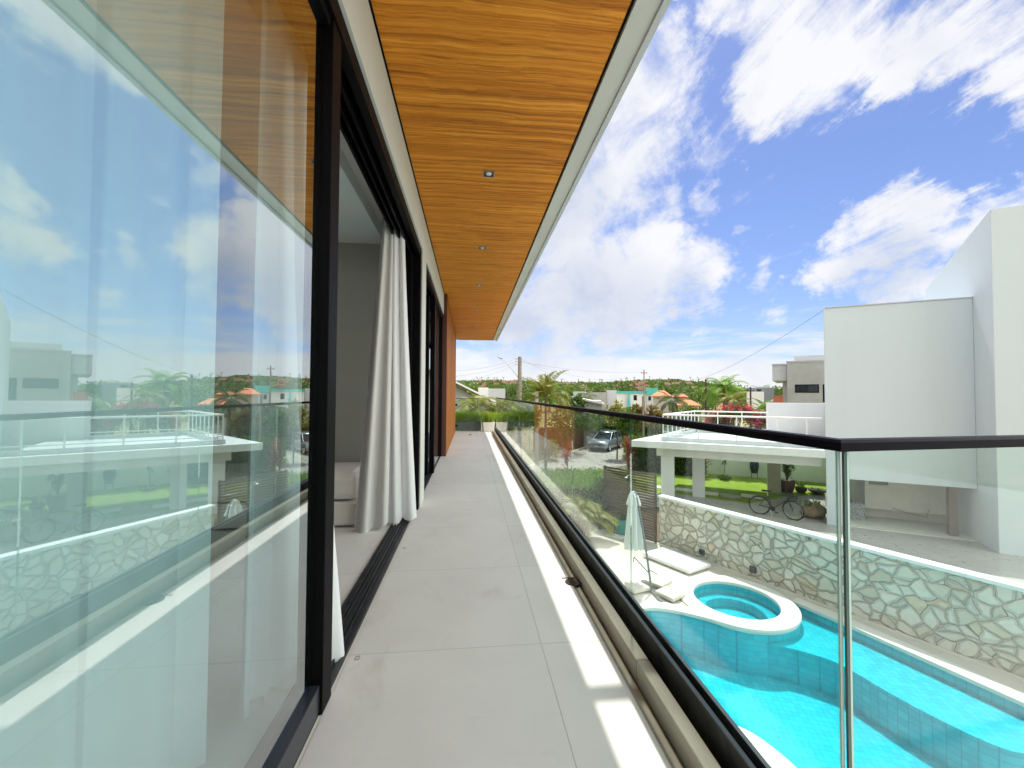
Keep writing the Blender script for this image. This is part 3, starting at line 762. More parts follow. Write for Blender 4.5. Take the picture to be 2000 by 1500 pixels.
# inner corner (balcony side, -x) meets the right run's near side
mid = []
for s, z in prof:
    nb = Vector((dirR.y, -dirR.x, 0))          # outward of right run is +y side -> use -nb
    # offset lines: main run x = s ; right run = t*dirR + s*(perp), perp pointing +y for the outside of the corner
    perp = Vector((-dirR.y, dirR.x, 0))
    t = (s - perp.x*s)/dirR.x
    mid.append(Vector((s, (dirR*t + perp*s).y, z)))
end = [dirR*LR + Vector((-dirR.y, dirR.x, 0))*s + Vector((0, 0, z)) for s, z in prof]
mb.grid([far, mid, end], 0, False, True); mb.face(far); mb.face(end[::-1])
mb.build('handrail', blackrail, rl)

# guard at the far end
eg = thing('glass_guard', 'small clear glass guard on black standoffs across the far balcony end', 'railing', (0, 13.0, 0))
mb = MB(); mb.box(-.44, .40, -.006, .006, .03, 1.06); mb.m = [1, 1, 0, 1, 0, 1]; mb.build('glass_panel', [rail_glass, glass_edge], eg)
mb = MB(); mb.box(-.44, .40, -.012, .012, 1.061, 1.075); mb.build('top_cap', blackrail, eg)
for z in (.20, .86):
    mb = MB(); mb.tube([(-.455, -.012, z), (-.395, -.012, z)], .035, 12); mb.build('standoff', black, eg)

# ------------------------------------------------------------------ curtains and bed
def pleat_sheet(y0, y1, x, z0, z1, wl, amp, seed, sway=.02, nz=14, hem=0.0):
    rg = random.Random(seed); rows = []; ny = int((y1-y0)/wl*10)
    ph = [rg.uniform(-.6, .6) for _ in range(int((y1-y0)/wl)+3)]
    for k in range(nz+1):
        t = k/nz; row = []
        for j in range(ny+1):
            y = y0+(y1-y0)*j/ny; q = (y-y0)/wl; i = int(q); pf = ph[i]*(1-(q-i)) + ph[i+1]*(q-i)
            a = amp*(.75+.45*t)*(1+.35*sin(q*1.7+seed))
            xx = x + a*sin(2*pi*q+pf*2) + .3*a*sin(4*pi*q+pf*5+t) + sway*t*sin(q*.9+seed)
            row.append((xx, y + .25*a*cos(2*pi*q+pf), z1+(z0-z1)*t + (hem*sin(q*2.1) if t == 1 else 0)))
        rows.append(row)
    mb = MB(); mb.grid(rows); return mb
o = pleat_sheet(-1.9, 1.395, -.80, .02, 2.93, .30, .055, 1).build('curtain', sheer); tag(o, 'wide pale sheer curtain drawn behind the closed sliding door glass', 'curtain', 'sheer curtains behind the closed door')
o = pleat_sheet(1.58, 1.70, -.80, .02, 2.93, .12, .03, 5).build('curtain', sheer); tag(o, 'thin bright white strip of curtain standing alone behind the door glass', 'curtain', 'sheer curtains behind the closed door')
def flow(top, bot, npl, amp0, amp1, z0, z1, seed, nz=22, power=1.3):
    rg = random.Random(seed); rows = []; nu = npl*12
    for k in range(nz+1):
        t = k/nz; e = t**power; row = []
        for j in range(nu+1):
            u = j/nu; q = u*npl
            a = Vector(top[0])*(1-u) + Vector(top[1])*u; b = Vector(bot[0])*(1-u) + Vector(bot[1])*u
            c = a*(1-e) + b*e; d = (b-a if False else Vector(bot[1])-Vector(bot[0])); d = Vector((d.x, d.y)).normalized(); nr = Vector((-d.y, d.x))
            amp = (amp0*(1-e) + amp1*e)*(1+.4*sin(q*2.3+seed))
            off = amp*sin(2*pi*q + .5*sin(3*t+q)) + .25*amp*sin(4*pi*q+seed)
            x, y = c.x + nr.x*off + d.x*.3*amp*cos(2*pi*q), c.y + nr.y*off + d.y*.3*amp*cos(2*pi*q)
            z = z1 + (z0-z1)*t + (.025*sin(q*3.1+seed) + .02*sin(q*7) if k == nz else 0)
            row.append((x, y, z))
        rows.append(row)
    mb = MB(); mb.grid(rows); return mb
bc = thing('curtain', 'bunched grey-white curtain blown out over the track of the open doorway', 'curtain', (0, 0, 0))
flow(((-.72, 3.70), (-.63, 3.82)), ((-.76, 3.80), (-.515, 3.88)), 2, .022, .055, .03, 2.95, 3, power=1.2).build('sheer_layer', drape, bc)
flow(((-.78, 3.64), (-.70, 3.74)), ((-1.02, 3.66), (-.74, 3.74)), 2, .022, .06, .01, 2.95, 8, power=1.15).build('lining_layer', lining, bc)
o = flow(((-.82, 1.72), (-.78, 2.0)), ((-.80, 1.70), (-.60, 1.96)), 2, .02, .05, .012, 2.93, 11, power=1.6).build('curtain', sheer)
tag(o, 'loose white curtain whose hem spills over the track beside the black stile', 'curtain', 'sheer curtains behind the closed door')
bed = thing('bed', 'low beige upholstered bed corner inside the dim room behind the curtain', 'bed', (0, 0, 0))
mb = MB(); mb.box(-3.0, -1.0, 3.80, 4.46, .01, .225); mb.build('base', uphol, bed, .02)
mb = MB(); mb.box(-3.0, -1.0, 3.78, 4.44, .235, .49); mb.build('mattress', uphol, bed, .07)

# ------------------------------------------------------------------ the neighbours' plot (own axes: a runs along the front, b runs away from us)
TH = R(-58); B0 = Vector((12.45, 13.05, 0)); DA = Vector((sin(TH), cos(TH), 0)); DB = Vector((DA.y, -DA.x, 0))
def N(a, b, z=0): return B0 + DA*a + DB*b + Vector((0, 0, z))
MN = Matrix(((-DA.x, DB.x, 0, B0.x), (-DA.y, DB.y, 0, B0.y), (0, 0, 1, 0), (0, 0, 0, 1)))   # local x = -a, y = b
def nbox(mb, a0, a1, b0, b1, z0, z1, mi=0): return mb.box(-max(a0, a1), -min(a0, a1), min(b0, b1), max(b0, b1), z0, z1, mi)
def nthing(name, label, cat, group=None):
    o = thing(name, label, cat, (0, 0, 0), 0, group); o.matrix_world = MN; return o
def nbuild(mb, name, mat, parent, bevel=0):
    return mb.build(name, mat, parent, bevel)
mb = MB(); mb.face([tuple(N(a, b, GZ+.0)) for a, b in ((8.3, 8.6), (9.2, -3), (5.6, -.3), (1.0, -6), (-9, -9), (-9, 9))]); struct('lawn', mb, lawn_m)
mb = MB(); mb.face([tuple(N(a, b, GZ+.012)) for a, b in ((7.0, 1.75), (7.6, -2), (5.3, -.2), (1.0, -5.6), (-6, -7), (-6, 5.4), (-1.2, 5.25), (.6, 4.0), (2.2, 1.9), (3.7, 2.1), (5.0, 2.35))]); struct('carport_floor', mb, carport_tile)
wh = nthing('white_house', 'big plain white neighbouring house with a tall side tower and an open ground-floor recess', 'house')
TA = -3.78
mb = MB()
def skew(a0_, a1_, b0_, b1_, z0_, z1_): mb.prism([(-a0_+.205*b0_, b0_), (-a1_, b0_), (-a1_, b1_), (-a0_+.205*b1_, b1_)], z0_, z1_)
skew(0, TA+.002, 0, 9.5, -1.66, 4.3)
skew(0, -.58, 0, 2.7, GZ-.5, -1.662)
skew(-.60, TA+.002, 3.2, 9.5, GZ-.5, -1.663)
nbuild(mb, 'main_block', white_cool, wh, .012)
mb = MB(); nbox(mb, TA, -9, -.98, 3.1, GZ-.5, 6.3)
i = len(mb.v)-8
# the tower roof falls towards the back
for k in range(8):
    x, y, z = mb.v[i+k]
    if z > 0: mb.v[i+k] = (x, y, 6.70 if y < 0 else 5.27)
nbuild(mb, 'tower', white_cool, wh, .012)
mb = MB(); nbox(mb, -.61, TA+.003, 1.9, 3.19, GZ, -2.9); nbox(mb, -1.45, TA+.003, 1.5, 3.19, -2.9+.002, -1.68); nbox(mb, -.61, TA+.003, .02, 1.88, GZ-.1, GZ+.03); nbuild(mb, 'recess_wall', principled('recess_plaster', (.66, .63, .55), .85, var=.06), wh)
mb = MB(); nbox(mb, -1.55, -2.10, 1.46, 1.499, -2.02, -1.76); nbuild(mb, 'high_window', principled('louvre_dark', (.16, .17, .15), .5), wh)
mb = MB()
for a0_, a1_, z0_, z1_ in ((-1.48, -2.17, -1.76, -1.70), (-1.48, -2.17, -2.08, -2.02), (-1.48, -1.55, -2.02, -1.76), (-2.10, -2.17, -2.02, -1.76)): nbox(mb, a0_, a1_, 1.45, 1.499, z0_, z1_)
nbuild(mb, 'window_frame', offwhite, wh)
mb = MB(); nbox(mb, -3.25, -3.46, .30, .50, GZ, -1.668); nbuild(mb, 'brown_post', principled('brown_post', (.20, .15, .12), .6), wh)
mb = MB(); mb.tube([(2.2, 1.46, -2.80), (2.6, 1.40, -2.92), (3.05, 1.30, -2.98), (3.12, 1.28, -2.7)], .012, 6); nbuild(mb, 'hose', principled('grey_hose', (.15, .16, .15), .6), wh)
# speckled low box at the corner of the recess
mb = MB(); nbox(mb, -.70, -1.35, 1.1, 1.7, 0, .62)
m, n_, p_, o_ = custom('speckled_grey'); tcv = n_.add('TexCoord').outputs['Object']
vv = n_.add('TexVoronoi', {'Scale': 16}); n_.l.new(tcv, vv.inputs['Vector'])
setp(n_, p_, base=n_.mix(n_.rng(vv.outputs['Distance'], .25, .4), (.10, .11, .12), (.33, .35, .35)), rough=.8)
bx = mb.build('storage_box', m, None, .04); bx.matrix_world = MN @ Matrix.Translation((0, 0, GZ)); tag(bx, 'low speckled grey box in the shaded ground-floor recess of the white house', 'storage box')
mb = MB(); mb.prism([(.02, -.03), (-TA-.001, -.03), (-TA-.001, .22), (.07, .22)], 4.302, 4.335); nbuild(mb, 'roof_cap', lightgrey, wh)
# carport: slab with skewed end, beams, columns
cpt = nthing('carport', 'white flat-roofed open carport with square columns joined to the white house', 'carport')
def aL(b): return 6.67 - .25*b
mb = MB(); mb.prism([(-aL(0), 0), (-.002, 0), (-.002, 5.5), (-aL(5.5), 5.5)], -.99, -.715); nbuild(mb, 'roof_slab', white, cpt, .01)
mb = MB(); nbox(mb, .01, 5.7, .52, .80, -1.36, -.992); nbox(mb, .01, 4.6, 2.2, 2.5, -1.36, -.992); nbox(mb, 5.1, 5.5, .801, 2.199, -1.36, -.992); nbox(mb, .3, 4.2, 4.6, 4.9, -1.36, -.992); nbuild(mb, 'beam', white, cpt, .008)
for a0_, a1_, b0_, b1_ in ((5.52, 5.02, .5, .98), (4.37, 3.87, 2.1, 2.55)):
    mb = MB(); nbox(mb, a0_, a1_, b0_, b1_, GZ, -1.362); nbuild(mb, 'column', white, cpt, .01)
mb = MB(); nbox(mb, 1.25, .74, 4.55, 4.95, GZ, -1.362); nbuild(mb, 'column', beigewall, cpt, .01)
mb = MB(); nbox(mb, 1.16, -3.7, 5.6, 5.85, -1.0, .855); nbuild(mb, 'terrace_wall', white, cpt, .01)
mb = MB(); mb.prism([(-5.5, .36), (-.003, .36), (-.003, .50), (-5.46, .50)], -.714, -.555); mb.prism([(-5.5, .501), (-5.34, .501), (-4.28, 5.4), (-4.42, 5.4)], -.714, -.556); mb.prism([(-4.279, 5.28), (-1.17, 5.28), (-1.17, 5.40), (-4.27, 5.40)], -.714, -.557); nbuild(mb, 'terrace_kerb', lightgrey, cpt, .006)
# terrace railing
tr_ = nthing('terrace_railing', 'thin white metal railing around the flat roof terrace over the carport', 'railing')
A = Vector((-.01, .43)); Bp = Vector((-5.42, .43)); Cp = Vector((-4.36, 5.34)); Dp = Vector((-1.165, 5.34))
runs = [(A, Bp, 4), (Bp, Cp, 8), (Cp, Dp, 3)]
mb = MB()
for a, b, k in runs:
    for z, r in ((.38, .035), (-.44, .022)): mb.tube([(*a, z), (*b, z)], r, 8)
nbuild(mb, 'rails', white, tr_)
for a, b, k in runs:
    for j in range(k+1):
        if a is not A and j == 0: continue
        q = a + (b-a)*(j/k)
        if a is A and j == 0: q = q + Vector((-.45, 0))
        mb = MB(); mb.box(q.x-.022, q.x+.022, q.y-.022, q.y+.022, -.555, .378); nbuild(mb, 'post', white, tr_)
mb = MB()
for a, b, k in runs[1:]:
    d = (b-a).normalized()
    for j in range(k):
        p0 = a + (b-a)*((j+.06)/k); p1 = a + (b-a)*((j+.94)/k); nn_ = Vector((-d.y, d.x))*.004
        mb.prism([tuple(p0-nn_), tuple(p1-nn_), tuple(p1+nn_), tuple(p0+nn_)], -.40, .32)
nbuild(mb, 'glass_infill', rail_glass, tr_)
# garden wall at the back of the lawn, planter wall and hedge, stepping stones
gw = nthing('garden_wall', 'tall pale green-white garden wall behind the lawn under the carport', 'wall')
mb = MB(); nbox(mb, 3.9, -8, 8.3, 8.5, GZ-.5, -1.05); nbuild(mb, 'panel', principled('pale_green_wall', (.76, .80, .70), .85, var=.04), gw)
mb = MB(); nbox(mb, 3.95, -8, 8.26, 8.54, -1.048, -.98); nbuild(mb, 'coping', white, gw)
gw2 = nthing('boundary_wall', 'low grey rendered boundary wall behind the clipped hedge by the street', 'wall')
mb = MB(); nbox(mb, 8.2, 3.92, 7.75, 7.95, GZ-.6, -1.75); nbuild(mb, 'panel', greyconc, gw2)
STN = [(5.7, 3.35), (4.75, 3.3), (3.75, 3.05), (2.85, 2.95), (2.0, 3.35)]
sl_ = ['stepping stone at the outer end of the row, left of the carport columns', 'pale stepping stone seen between the two white columns', 'pale stepping stone just right of the second white column',
       'stained grey stepping stone in the middle of the lawn row', 'pale stepping stone behind the rear wheel of the bicycle']
for i, (a, b) in enumerate(STN):
    mb = MB(); mb.box(-.42, .42, -.30, .30, 0, .03)
    o = mb.build('stepping_stone', principled('stained_slab', (.40, .37, .33), .8, var=.3, vscale=3) if i == 3 else principled('pale_slab', (.74, .70, .62), .8, var=.08), None, .01)
    o.matrix_world = MN @ Matrix.Translation((-a, b, GZ+.001)) @ Matrix.Rotation(R(RND.uniform(-3, 3) - 4), 4, 'Z'); tag(o, sl_[i], 'stepping stone', 'stepping stones across the lawn')

# ------------------------------------------------------------------ stone wall along the pool
w0, w1 = Vector((5.72, 11.80)), Vector((9.45, 4.30)); L = (w1-w0).length; dw = (w1-w0)/L
MW = Matrix.Translation((w0.x, w0.y, GZ)) @ Matrix.Rotation(atan2(dw.y, dw.x), 4, 'Z')
sw = thing('stone_wall', 'low boundary wall clad in irregular pale stones beside the pool', 'wall'); sw.matrix_world = MW
mb = MB(); nx, nz_ = 90, 16; rg = random.Random(5)
rows = [[(L*i/nx, -.0 + rg.uniform(-.012, .012), 1.40*k/nz_) for i in range(nx+1)] for k in range(nz_+1)]
mb.grid(rows, 0, True); mb.box(0, L, .03, .17, -.3, 1.40); mb.build('stone_face', stone, sw)
mb = MB(); mb.box(-.02, L, -.05, .20, 1.401, 1.475); mb.build('coping', white, sw, .012)
mb = MB(); mb.box(0, L, -.045, -.014, -.02, .05); mb.build('footing', coping_m, sw)
def on_wall(px, py):
    d = ray(px, py); nrm = Vector((dw.y, -dw.x, 0)); c0 = Vector((w0.x, w0.y, 0)) - EYE; t = c0.dot(nrm)/d.dot(nrm); P = EYE + d*t
    return (Vector((P.x, P.y))-w0).dot(dw), P.z-GZ
for (px, py, lb) in ((1372, 1078, 'dark square wall light in the stone wall above the white pad'), (1472, 1112, 'dark square wall light in the stone wall above the round plunge tub')):
    s, z = on_wall(px, py)
    t = thing('wall_light', lb, 'wall light', (0, 0, 0), 0, 'square lights set in the stone wall'); t.matrix_world = MW @ Matrix.Translation((s, -.016, z))
    mb = MB(); mb.box(-.075, .075, -.045, .0, -.075, .075); mb.build('housing', principled('wall_light_grey', (.05, .05, .055), .5), t, .006)
    mb = MB(); mb.box(-.055, .055, -.049, -.0452, -.05, .05); mb.build('lens', darkglass, t)

# slatted timber screen with outdoor shower
fs = thing('slat_screen', 'dark horizontal timber slat screen at the end of the stone wall', 'fence')
f0, f1 = Vector((5.66, 11.86)), Vector((4.55, 13.45)); LF = (f1-f0).length; df = (f1-f0)/LF
fs.matrix_world = Matrix.Translation((f0.x, f0.y, GZ)) @ Matrix.Rotation(atan2(df.y, df.x), 4, 'Z')
mb = MB()
for k in range(25): mb.box(0, LF, -.015, .015, .03+k*.083, .03+k*.083+.062)
mb.build('slats', slat_wood, fs)
for s in (.02, LF*.5, LF-.06):
    mb = MB(); mb.box(s, s+.06, -.065, -.0155, 0, 2.10); mb.build('post', slat_wood, fs)
sh = thing('outdoor_shower', 'slim steel outdoor shower arm and head on the slat screen', 'shower'); sh.matrix_world = fs.matrix_world @ Matrix.Translation((LF*.42, .0155, 0))
mb = MB(); mb.tube([(0, .0, 1.75), (0, .06, 1.75)], .02, 8); mb.tube([(0, .06, 1.0), (0, .06, 1.82), (0, .10, 1.92), (0, .22, 1.97), (0, .34, 1.93)], .012, 8); mb.build('arm', steel, sh)
mb = MB(); mb.lathe([(.0, .0), (.06, .0), (.07, .015), (.02, .03), (.0, .035)], (0, .36, 1.90), 14); mb.build('shower_head', steel, sh)

# white pad on the patio
q = [(4.80, 10.9), (5.46, 9.66), (6.25, 10.01), (5.59, 11.25)]
mb = MB(); mb.prism(q, GZ+.05, GZ+.14); o = mb.build('sun_pad', principled('white_pad', (.80, .80, .80), .6), None, .02)
tag(o, 'flat white rectangular sun pad lying on the patio against the stone wall', 'sun pad')
mb = MB(); c = Vector((5.525, 10.455)); mb.prism([tuple(c+(Vector(p)-c)*.9) for p in q], GZ+.003, GZ+.049); pb_ = mb.build('plinth', concrete, o)
# gravel square
rg = random.Random(3); mb = MB()
for k in range(420):
    u, v = rg.random(), rg.random(); x, y = 4.28+.62*u+.3*v, 12.62-.55*u+.25*v
    mb.blob((x, y, GZ+.01+rg.uniform(0, .02)), .03, .025, .018, rg, .2, 6, 4)
o = mb.build('white_pebbles', principled('pebble', (.70, .68, .62), .8)); tag(o, 'white pebbles spread in front of the teal planter', 'pebbles', kind='stuff')

# closed cantilever parasol with slab weights
pr_ = thing('parasol', 'closed pale cantilever parasol on a leaning grey pole beside the plunge tub', 'parasol', (4.16, 8.98, GZ))
mb = MB(); mb.tube([(0, 0, .06), (-.10, .12, 1.1), (-.22, .30, 2.12)], .024, 10); mb.tube([(-.22, .30, 2.12), (-.26, .34, 2.20)], .034, 10); mb.build('pole', principled('parasol_pole', (.16, .18, .19), .4, .6), pr_)
# folded canopy: hangs from the pole's top, pleated, with a flounce near the top
def canopy(prof, nf, seed):
    rg = random.Random(seed); rows = []
    for r, z, k in prof:
        row = []
        for j in range(nf*6):
            a = 2*pi*j/(nf*6); rr = r*(1 + k*cos(nf*a + seed) + .12*sin(3*a+z*3))
            row.append((rr*cos(a), rr*sin(a), z))
        rows.append(row)
    return MB().grid(rows, 0, True, True)
cx, cy = -.27, .36
can = canopy([(.015, 2.22, 0), (.07, 2.17, .1), (.10, 2.10, .2)], 8, 1); can.grid([[(x, y, z) for x, y, z in r] for r in [[((.10+.0*k)*cos(2*pi*j/48)*(1+.2*cos(16*pi*j/48)), .10*sin(2*pi*j/48)*(1+.2*cos(16*pi*j/48)), 2.10) for j in range(48)] for k in (0,)]+[[(.15*(1+.25*cos(16*pi*j/48))*cos(2*pi*j/48), .15*(1+.25*cos(16*pi*j/48))*sin(2*pi*j/48), 1.90) for j in range(48)]]], 0, True, True)
can.m = [0]*len(can.f)
o = can.build('canopy_vent', canvas, pr_); o.location = (cx, cy, 0)
prof = [(.09, 2.06, .15), (.11, 1.90, .22), (.13, 1.6, .30), (.15, 1.25, .34), (.17, .98, .36), (.165, .86, .40)]
rows = []
rg = random.Random(2)
for r, z, k in prof:
    rows.append([((r*(1+k*cos(8*a+.4))*cos(a)), r*(1+k*cos(8*a+.4))*sin(a), z + (rg.uniform(-.05, .05) if z < .9 else 0)) for a in [2*pi*j/64 for j in range(64)]])
o = MB().grid(rows, 0, True, True).build('canopy', canvas, pr_); o.location = (cx, cy, 0)
mb = MB(); mb.tube([(-.03, .04, .40), (-.32, .22, .72)], .012, 8); mb.tube([(-.32, .22, .72), (-.34, .22, .60)], .01, 8); mb.tube([(-.05, .05, .5), (.12, -.06, .42)], .01, 8); mb.build('crank_strut', MAT['parasol_pole'], pr_)
mb = MB(); mb.box(-.5, .5, -.03, .03, .01, .05); mb.box(-.03, .03, -.5, .5, .012, .052); mb.build('cross_base', MAT['parasol_pole'], pr_)
for (x, y, rz, lb) in ((.30, -.28, .5, 'grey concrete base slab below the parasol, on the plunge tub side'), (-.34, .12, .35, 'grey concrete base slab below the parasol, on the balcony side'), (.30, .30, .6, 'grey concrete base slab below the parasol, towards the stone wall')):
    mb = MB(); mb.box(-.23, .23, -.23, .23, 0, .075); o = mb.build('base_slab', principled('pale_slab_stone', (.55, .51, .43), .8, var=.12, bump=.1), None, .012); o.location = (4.16+x, 8.98+y, GZ+.055); o.rotation_euler = (0, 0, rz); tag(o, lb, 'parasol weight', 'parasol base slabs')

# ------------------------------------------------------------------ plants
def leaf(mb, p, d, up, ln, wd, fold=.25, mi=0):
    """one pointed leaf of four faces"""
    d = d.normalized(); s = d.cross(up)
    if s.length < 1e-3: s = d.cross(Vector((1, 0, 0)))
    s.normalize(); nn_ = s.cross(d)
    a, b = p, p+d*ln; m_ = p + d*ln*.45
    mb.face([a, m_+s*wd*.5+nn_*wd*fold, b], mi); mb.face([a, b, m_-s*wd*.5+nn_*wd*fold], mi)
def rdir(rg, zlo=-1, zhi=1):
    z = rg.uniform(zlo, zhi); a = rg.uniform(0, 2*pi); r = sqrt(max(0, 1-z*z)); return Vector((r*cos(a), r*sin(a), z))
def clump_crown(rx, ry, rz, nclump, nleaf, ln, seed, zc=0.0, clr=.42, flat=.0):
    """leaves gathered in clumps spread through an ellipsoid, with gaps between"""
    rg = random.Random(seed); mb = MB()
    for c in range(nclump):
        d = rdir(rg, -.65, 1); k = rg.uniform(.45, 1.0)
        cc = Vector((d.x*rx*k, d.y*ry*k, zc + d.z*rz*k)); cr = clr*rg.uniform(.6, 1.25)*min(rx, rz)
        for j in range(nleaf):
            e = rdir(rg, -.5, 1); p = cc + Vector((e.x, e.y, e.z*.75))*cr*rg.uniform(.35, 1)
            dd = (e + rdir(rg)*.8 + Vector((0, 0, -.25))); leaf(mb, p, dd, Vector((0, 0, 1)) + rdir(rg)*.6, ln*rg.uniform(.7, 1.3), ln*rg.uniform(.4, .65))
    return mb
def trunk_mb(h, r, seed, limbs=4, spread=1.0):
    rg = random.Random(seed); mb = MB(); lean = Vector((rg.uniform(-.1, .1), rg.uniform(-.1, .1), 0))*h
    mb.tube([(0, 0, -.3), tuple(lean*.4+Vector((0, 0, h*.5))), tuple(lean+Vector((0, 0, h)))], [r, r*.8, r*.5], 7)
    for k in range(limbs):
        a = rg.uniform(0, 2*pi); b = lean*.7 + Vector((0, 0, h*rg.uniform(.6, .9)))
        mb.tube([tuple(b), tuple(b+Vector((cos(a)*spread*.5, sin(a)*spread*.5, h*.25))), tuple(b+Vector((cos(a)*spread, sin(a)*spread, h*.45)))], [r*.5, r*.35, r*.12], 5)
    return mb
def frond(mb, base, az, el, ln, droop, nleaf, lw, ll, rg, wind=None, rmi=0, lmi=0, twist=0.0):
    """a pinnate palm frond: arched midrib and two rows of narrow drooping leaflets"""
    p = Vector(base); n_seg = 10; pts = [p.copy()]; e = el
    h = Vector((cos(az), sin(az), 0))
    for k in range(n_seg):
        d = h*cos(e) + Vector((0, 0, sin(e)))
        if wind is not None: d = (d + wind*((k+1)/n_seg)).normalized()
        p = p + d*(ln/n_seg); pts.append(p.copy()); e -= droop/n_seg*(1+.6*k/n_seg)
    mb.tube(pts, [.022*ln*.5*(1-.85*k/n_seg) for k in range(n_seg+1)], 4, rmi)
    for k in range(nleaf):
        t = .12 + .88*k/nleaf; f = t*n_seg; i = min(n_seg-1, int(f)); q = pts[i].lerp(pts[i+1], f-i)
        d = (pts[i+1]-pts[i]).normalized(); s = d.cross(Vector((0, 0, 1)))
        if s.length < .1: s = d.cross(h.cross(Vector((0, 0, 1))))
        s.normalize(); l = ll*sin(pi*(.18+.78*t))**.7
        for sg in (-1, 1):
            dd = s*sg*.8 + d*.75 + Vector((0, 0, -.30+rg.uniform(-.12, .12)))
            if wind is not None: dd = dd + wind*.9
            leaf(mb, q, dd, d.cross(s*sg), l*rg.uniform(.85, 1.1), lw, .1, lmi)
def palm_crown(ln, nf, nleaf, ll, lw, seed, el=(0, 1.35), droop=1.4, wind=None):
    rg = random.Random(seed); mb = MB()
    for k in range(nf):
        az = k*2.39996 + rg.uniform(-.2, .2); t = k/max(1, nf-1); e = el[1] + (el[0]-el[1])*t
        frond(mb, (rg.uniform(-.06, .06), rg.uniform(-.06, .06), 0), az, e, ln*rg.uniform(.85, 1.08), droop*rg.uniform(.8, 1.2), nleaf, lw, ll, rg, wind)
    return mb
def palm(name, label, pos, h, crown, mat, group=None, r=.14, cat='palm tree', lean=(0, 0)):
    t = thing(name, label, cat, pos, 0, group)
    mb = MB(); mb.tube([(0, 0, -.4), (lean[0]*.4, lean[1]*.4, h*.55), (lean[0], lean[1], h)], [r*1.2, r, r*.8], 9); mb.build('trunk', bark, t)
    c = crown.build('crown', mat, t) if isinstance(crown, MB) else None
    if c is None:
        c = bpy.data.objects.new('crown', crown); COL.objects.link(c); c.parent = t
    c.location = (lean[0], lean[1], h); return t
def tree(name, label, pos, trunk, crown, mat, zc, group=None, cat='tree', rz=0, sc=1.0):
    t = thing(name, label, cat, pos, rz, group); t.scale = (sc,)*3
    for nm, src, mt in (('trunk', trunk, bark), ('crown', crown, mat)):
        if src is None: continue
        if isinstance(src, MB): c = src.build(nm, mt, t)
        else: c = bpy.data.objects.new(nm, src); COL.objects.link(c); c.parent = t
        if nm == 'crown': c.location = (0, 0, zc)
    return t
def hedge_mb(x0, x1, y0, y1, z0, z1, n, ln, seed, M=None):
    """clipped hedge: leaves packed in the outer 20 cm of its block, over a dark twiggy core"""
    rg = random.Random(seed); mb = MB(); lx, ly, lz = x1-x0, y1-y0, z1-z0
    areas = [lx*ly, lx*lz, lx*lz, ly*lz, ly*lz]; tot = sum(areas)
    for i, (ar, nrm) in enumerate(zip(areas, ((0, 0, 1), (0, -1, 0), (0, 1, 0), (-1, 0, 0), (1, 0, 0)))):
        for k in range(int(n*ar/tot)):
            u, v, w_ = rg.random(), rg.random(), rg.uniform(-.16, .03)+.05*sin(9*rg.random())
            P = [Vector((x0+lx*u, y0+ly*v, z1+w_)), Vector((x0+lx*u, y0-w_, z0+lz*v)), Vector((x0+lx*u, y1+w_, z0+lz*v)), Vector((x0-w_, y0+ly*u, z0+lz*v)), Vector((x1+w_, y0+ly*u, z0+lz*v))][i]
            d = Vector(nrm)*.6 + rdir(rg) + Vector((0, 0, .25)); leaf(mb, P, d, Vector((0, 0, 1))+rdir(rg)*.7, ln*rg.uniform(.7, 1.3), ln*rg.uniform(.4, .6))
    return mb
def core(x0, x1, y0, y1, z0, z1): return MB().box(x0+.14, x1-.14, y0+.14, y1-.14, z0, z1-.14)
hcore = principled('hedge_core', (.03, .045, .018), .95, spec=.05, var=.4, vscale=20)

# garden strip before our own street wall
mb = MB(); mb.face([(-8, 13.3, GZ-.01), (5.0, 13.3, GZ-.01), (5.7, 12.0, GZ-.01), (9.5, 14.5, GZ-.01), (7.3, 20.4, GZ-.12), (2.4, 18.5, GZ-.12), (-8, 17.2, GZ-.1)][::1]); struct('garden_bed', mb, soil)
hd = thing('hedge', 'bright green clipped hedge between the patio and the cobbled street', 'hedge', (0, 0, 0))
hedge_mb(2.7, 5.9, 13.9, 16.6, GZ, -1.95, 9000, .13, 4).build('foliage', L_bright, hd); core(2.7, 5.9, 13.9, 16.6, GZ, -1.95).build('twigs', hcore, hd)
h2 = thing('hedge', 'dark green hedge and creeper beside the end of the timber slat screen', 'hedge', (0, 0, 0))
hedge_mb(4.35, 5.0, 13.30, 13.8, GZ, -1.75, 1500, .12, 14).build('foliage', L_dark, h2); core(4.35, 5.0, 13.3, 13.8, GZ, -1.75).build('twigs', hcore, h2)
ap = thing('areca_palm', 'yellowing bushy areca palm in front of the bright hedge', 'palm', (3.55, 12.85, GZ))
rg = random.Random(12); mb = MB(); st = MB()
for k in range(24):
    a = rg.uniform(0, 2*pi); b = Vector((rg.uniform(-.3, .3), rg.uniform(-.25, .25), rg.uniform(.35, .75)))
    st.tube([(b.x*.6, b.y*.6, 0), tuple(b)], .018, 5); frond(mb, b, a, rg.uniform(.4, 1.2), rg.uniform(.95, 1.45), 1.5, 20, .055, .42, rg)
mb.build('fronds', L_palmy, ap); st.build('stems', L_yel, ap)
tp = thing('planter_pot', 'teal square-shouldered planter pot in the patio corner by the slat screen', 'plant pot', (4.93, 12.72, GZ))
mb = MB(); mb.lathe([(.15, 0), (.21, .02), (.25, .50), (.265, .52), (.235, .53), (.22, .46), (.0, .46)], (0, 0, 0), 24); mb.build('pot', principled('teal_glaze', (.02, .30, .28), .3), tp)
rg = random.Random(4); mb = MB()
for k in range(60): leaf(mb, Vector((rg.uniform(-.12, .12), rg.uniform(-.12, .12), .46)), rdir(rg, .1, 1), Vector((0, 0, 1)), rg.uniform(.2, .4), .08)
mb.build('foliage', L_mid, tp)
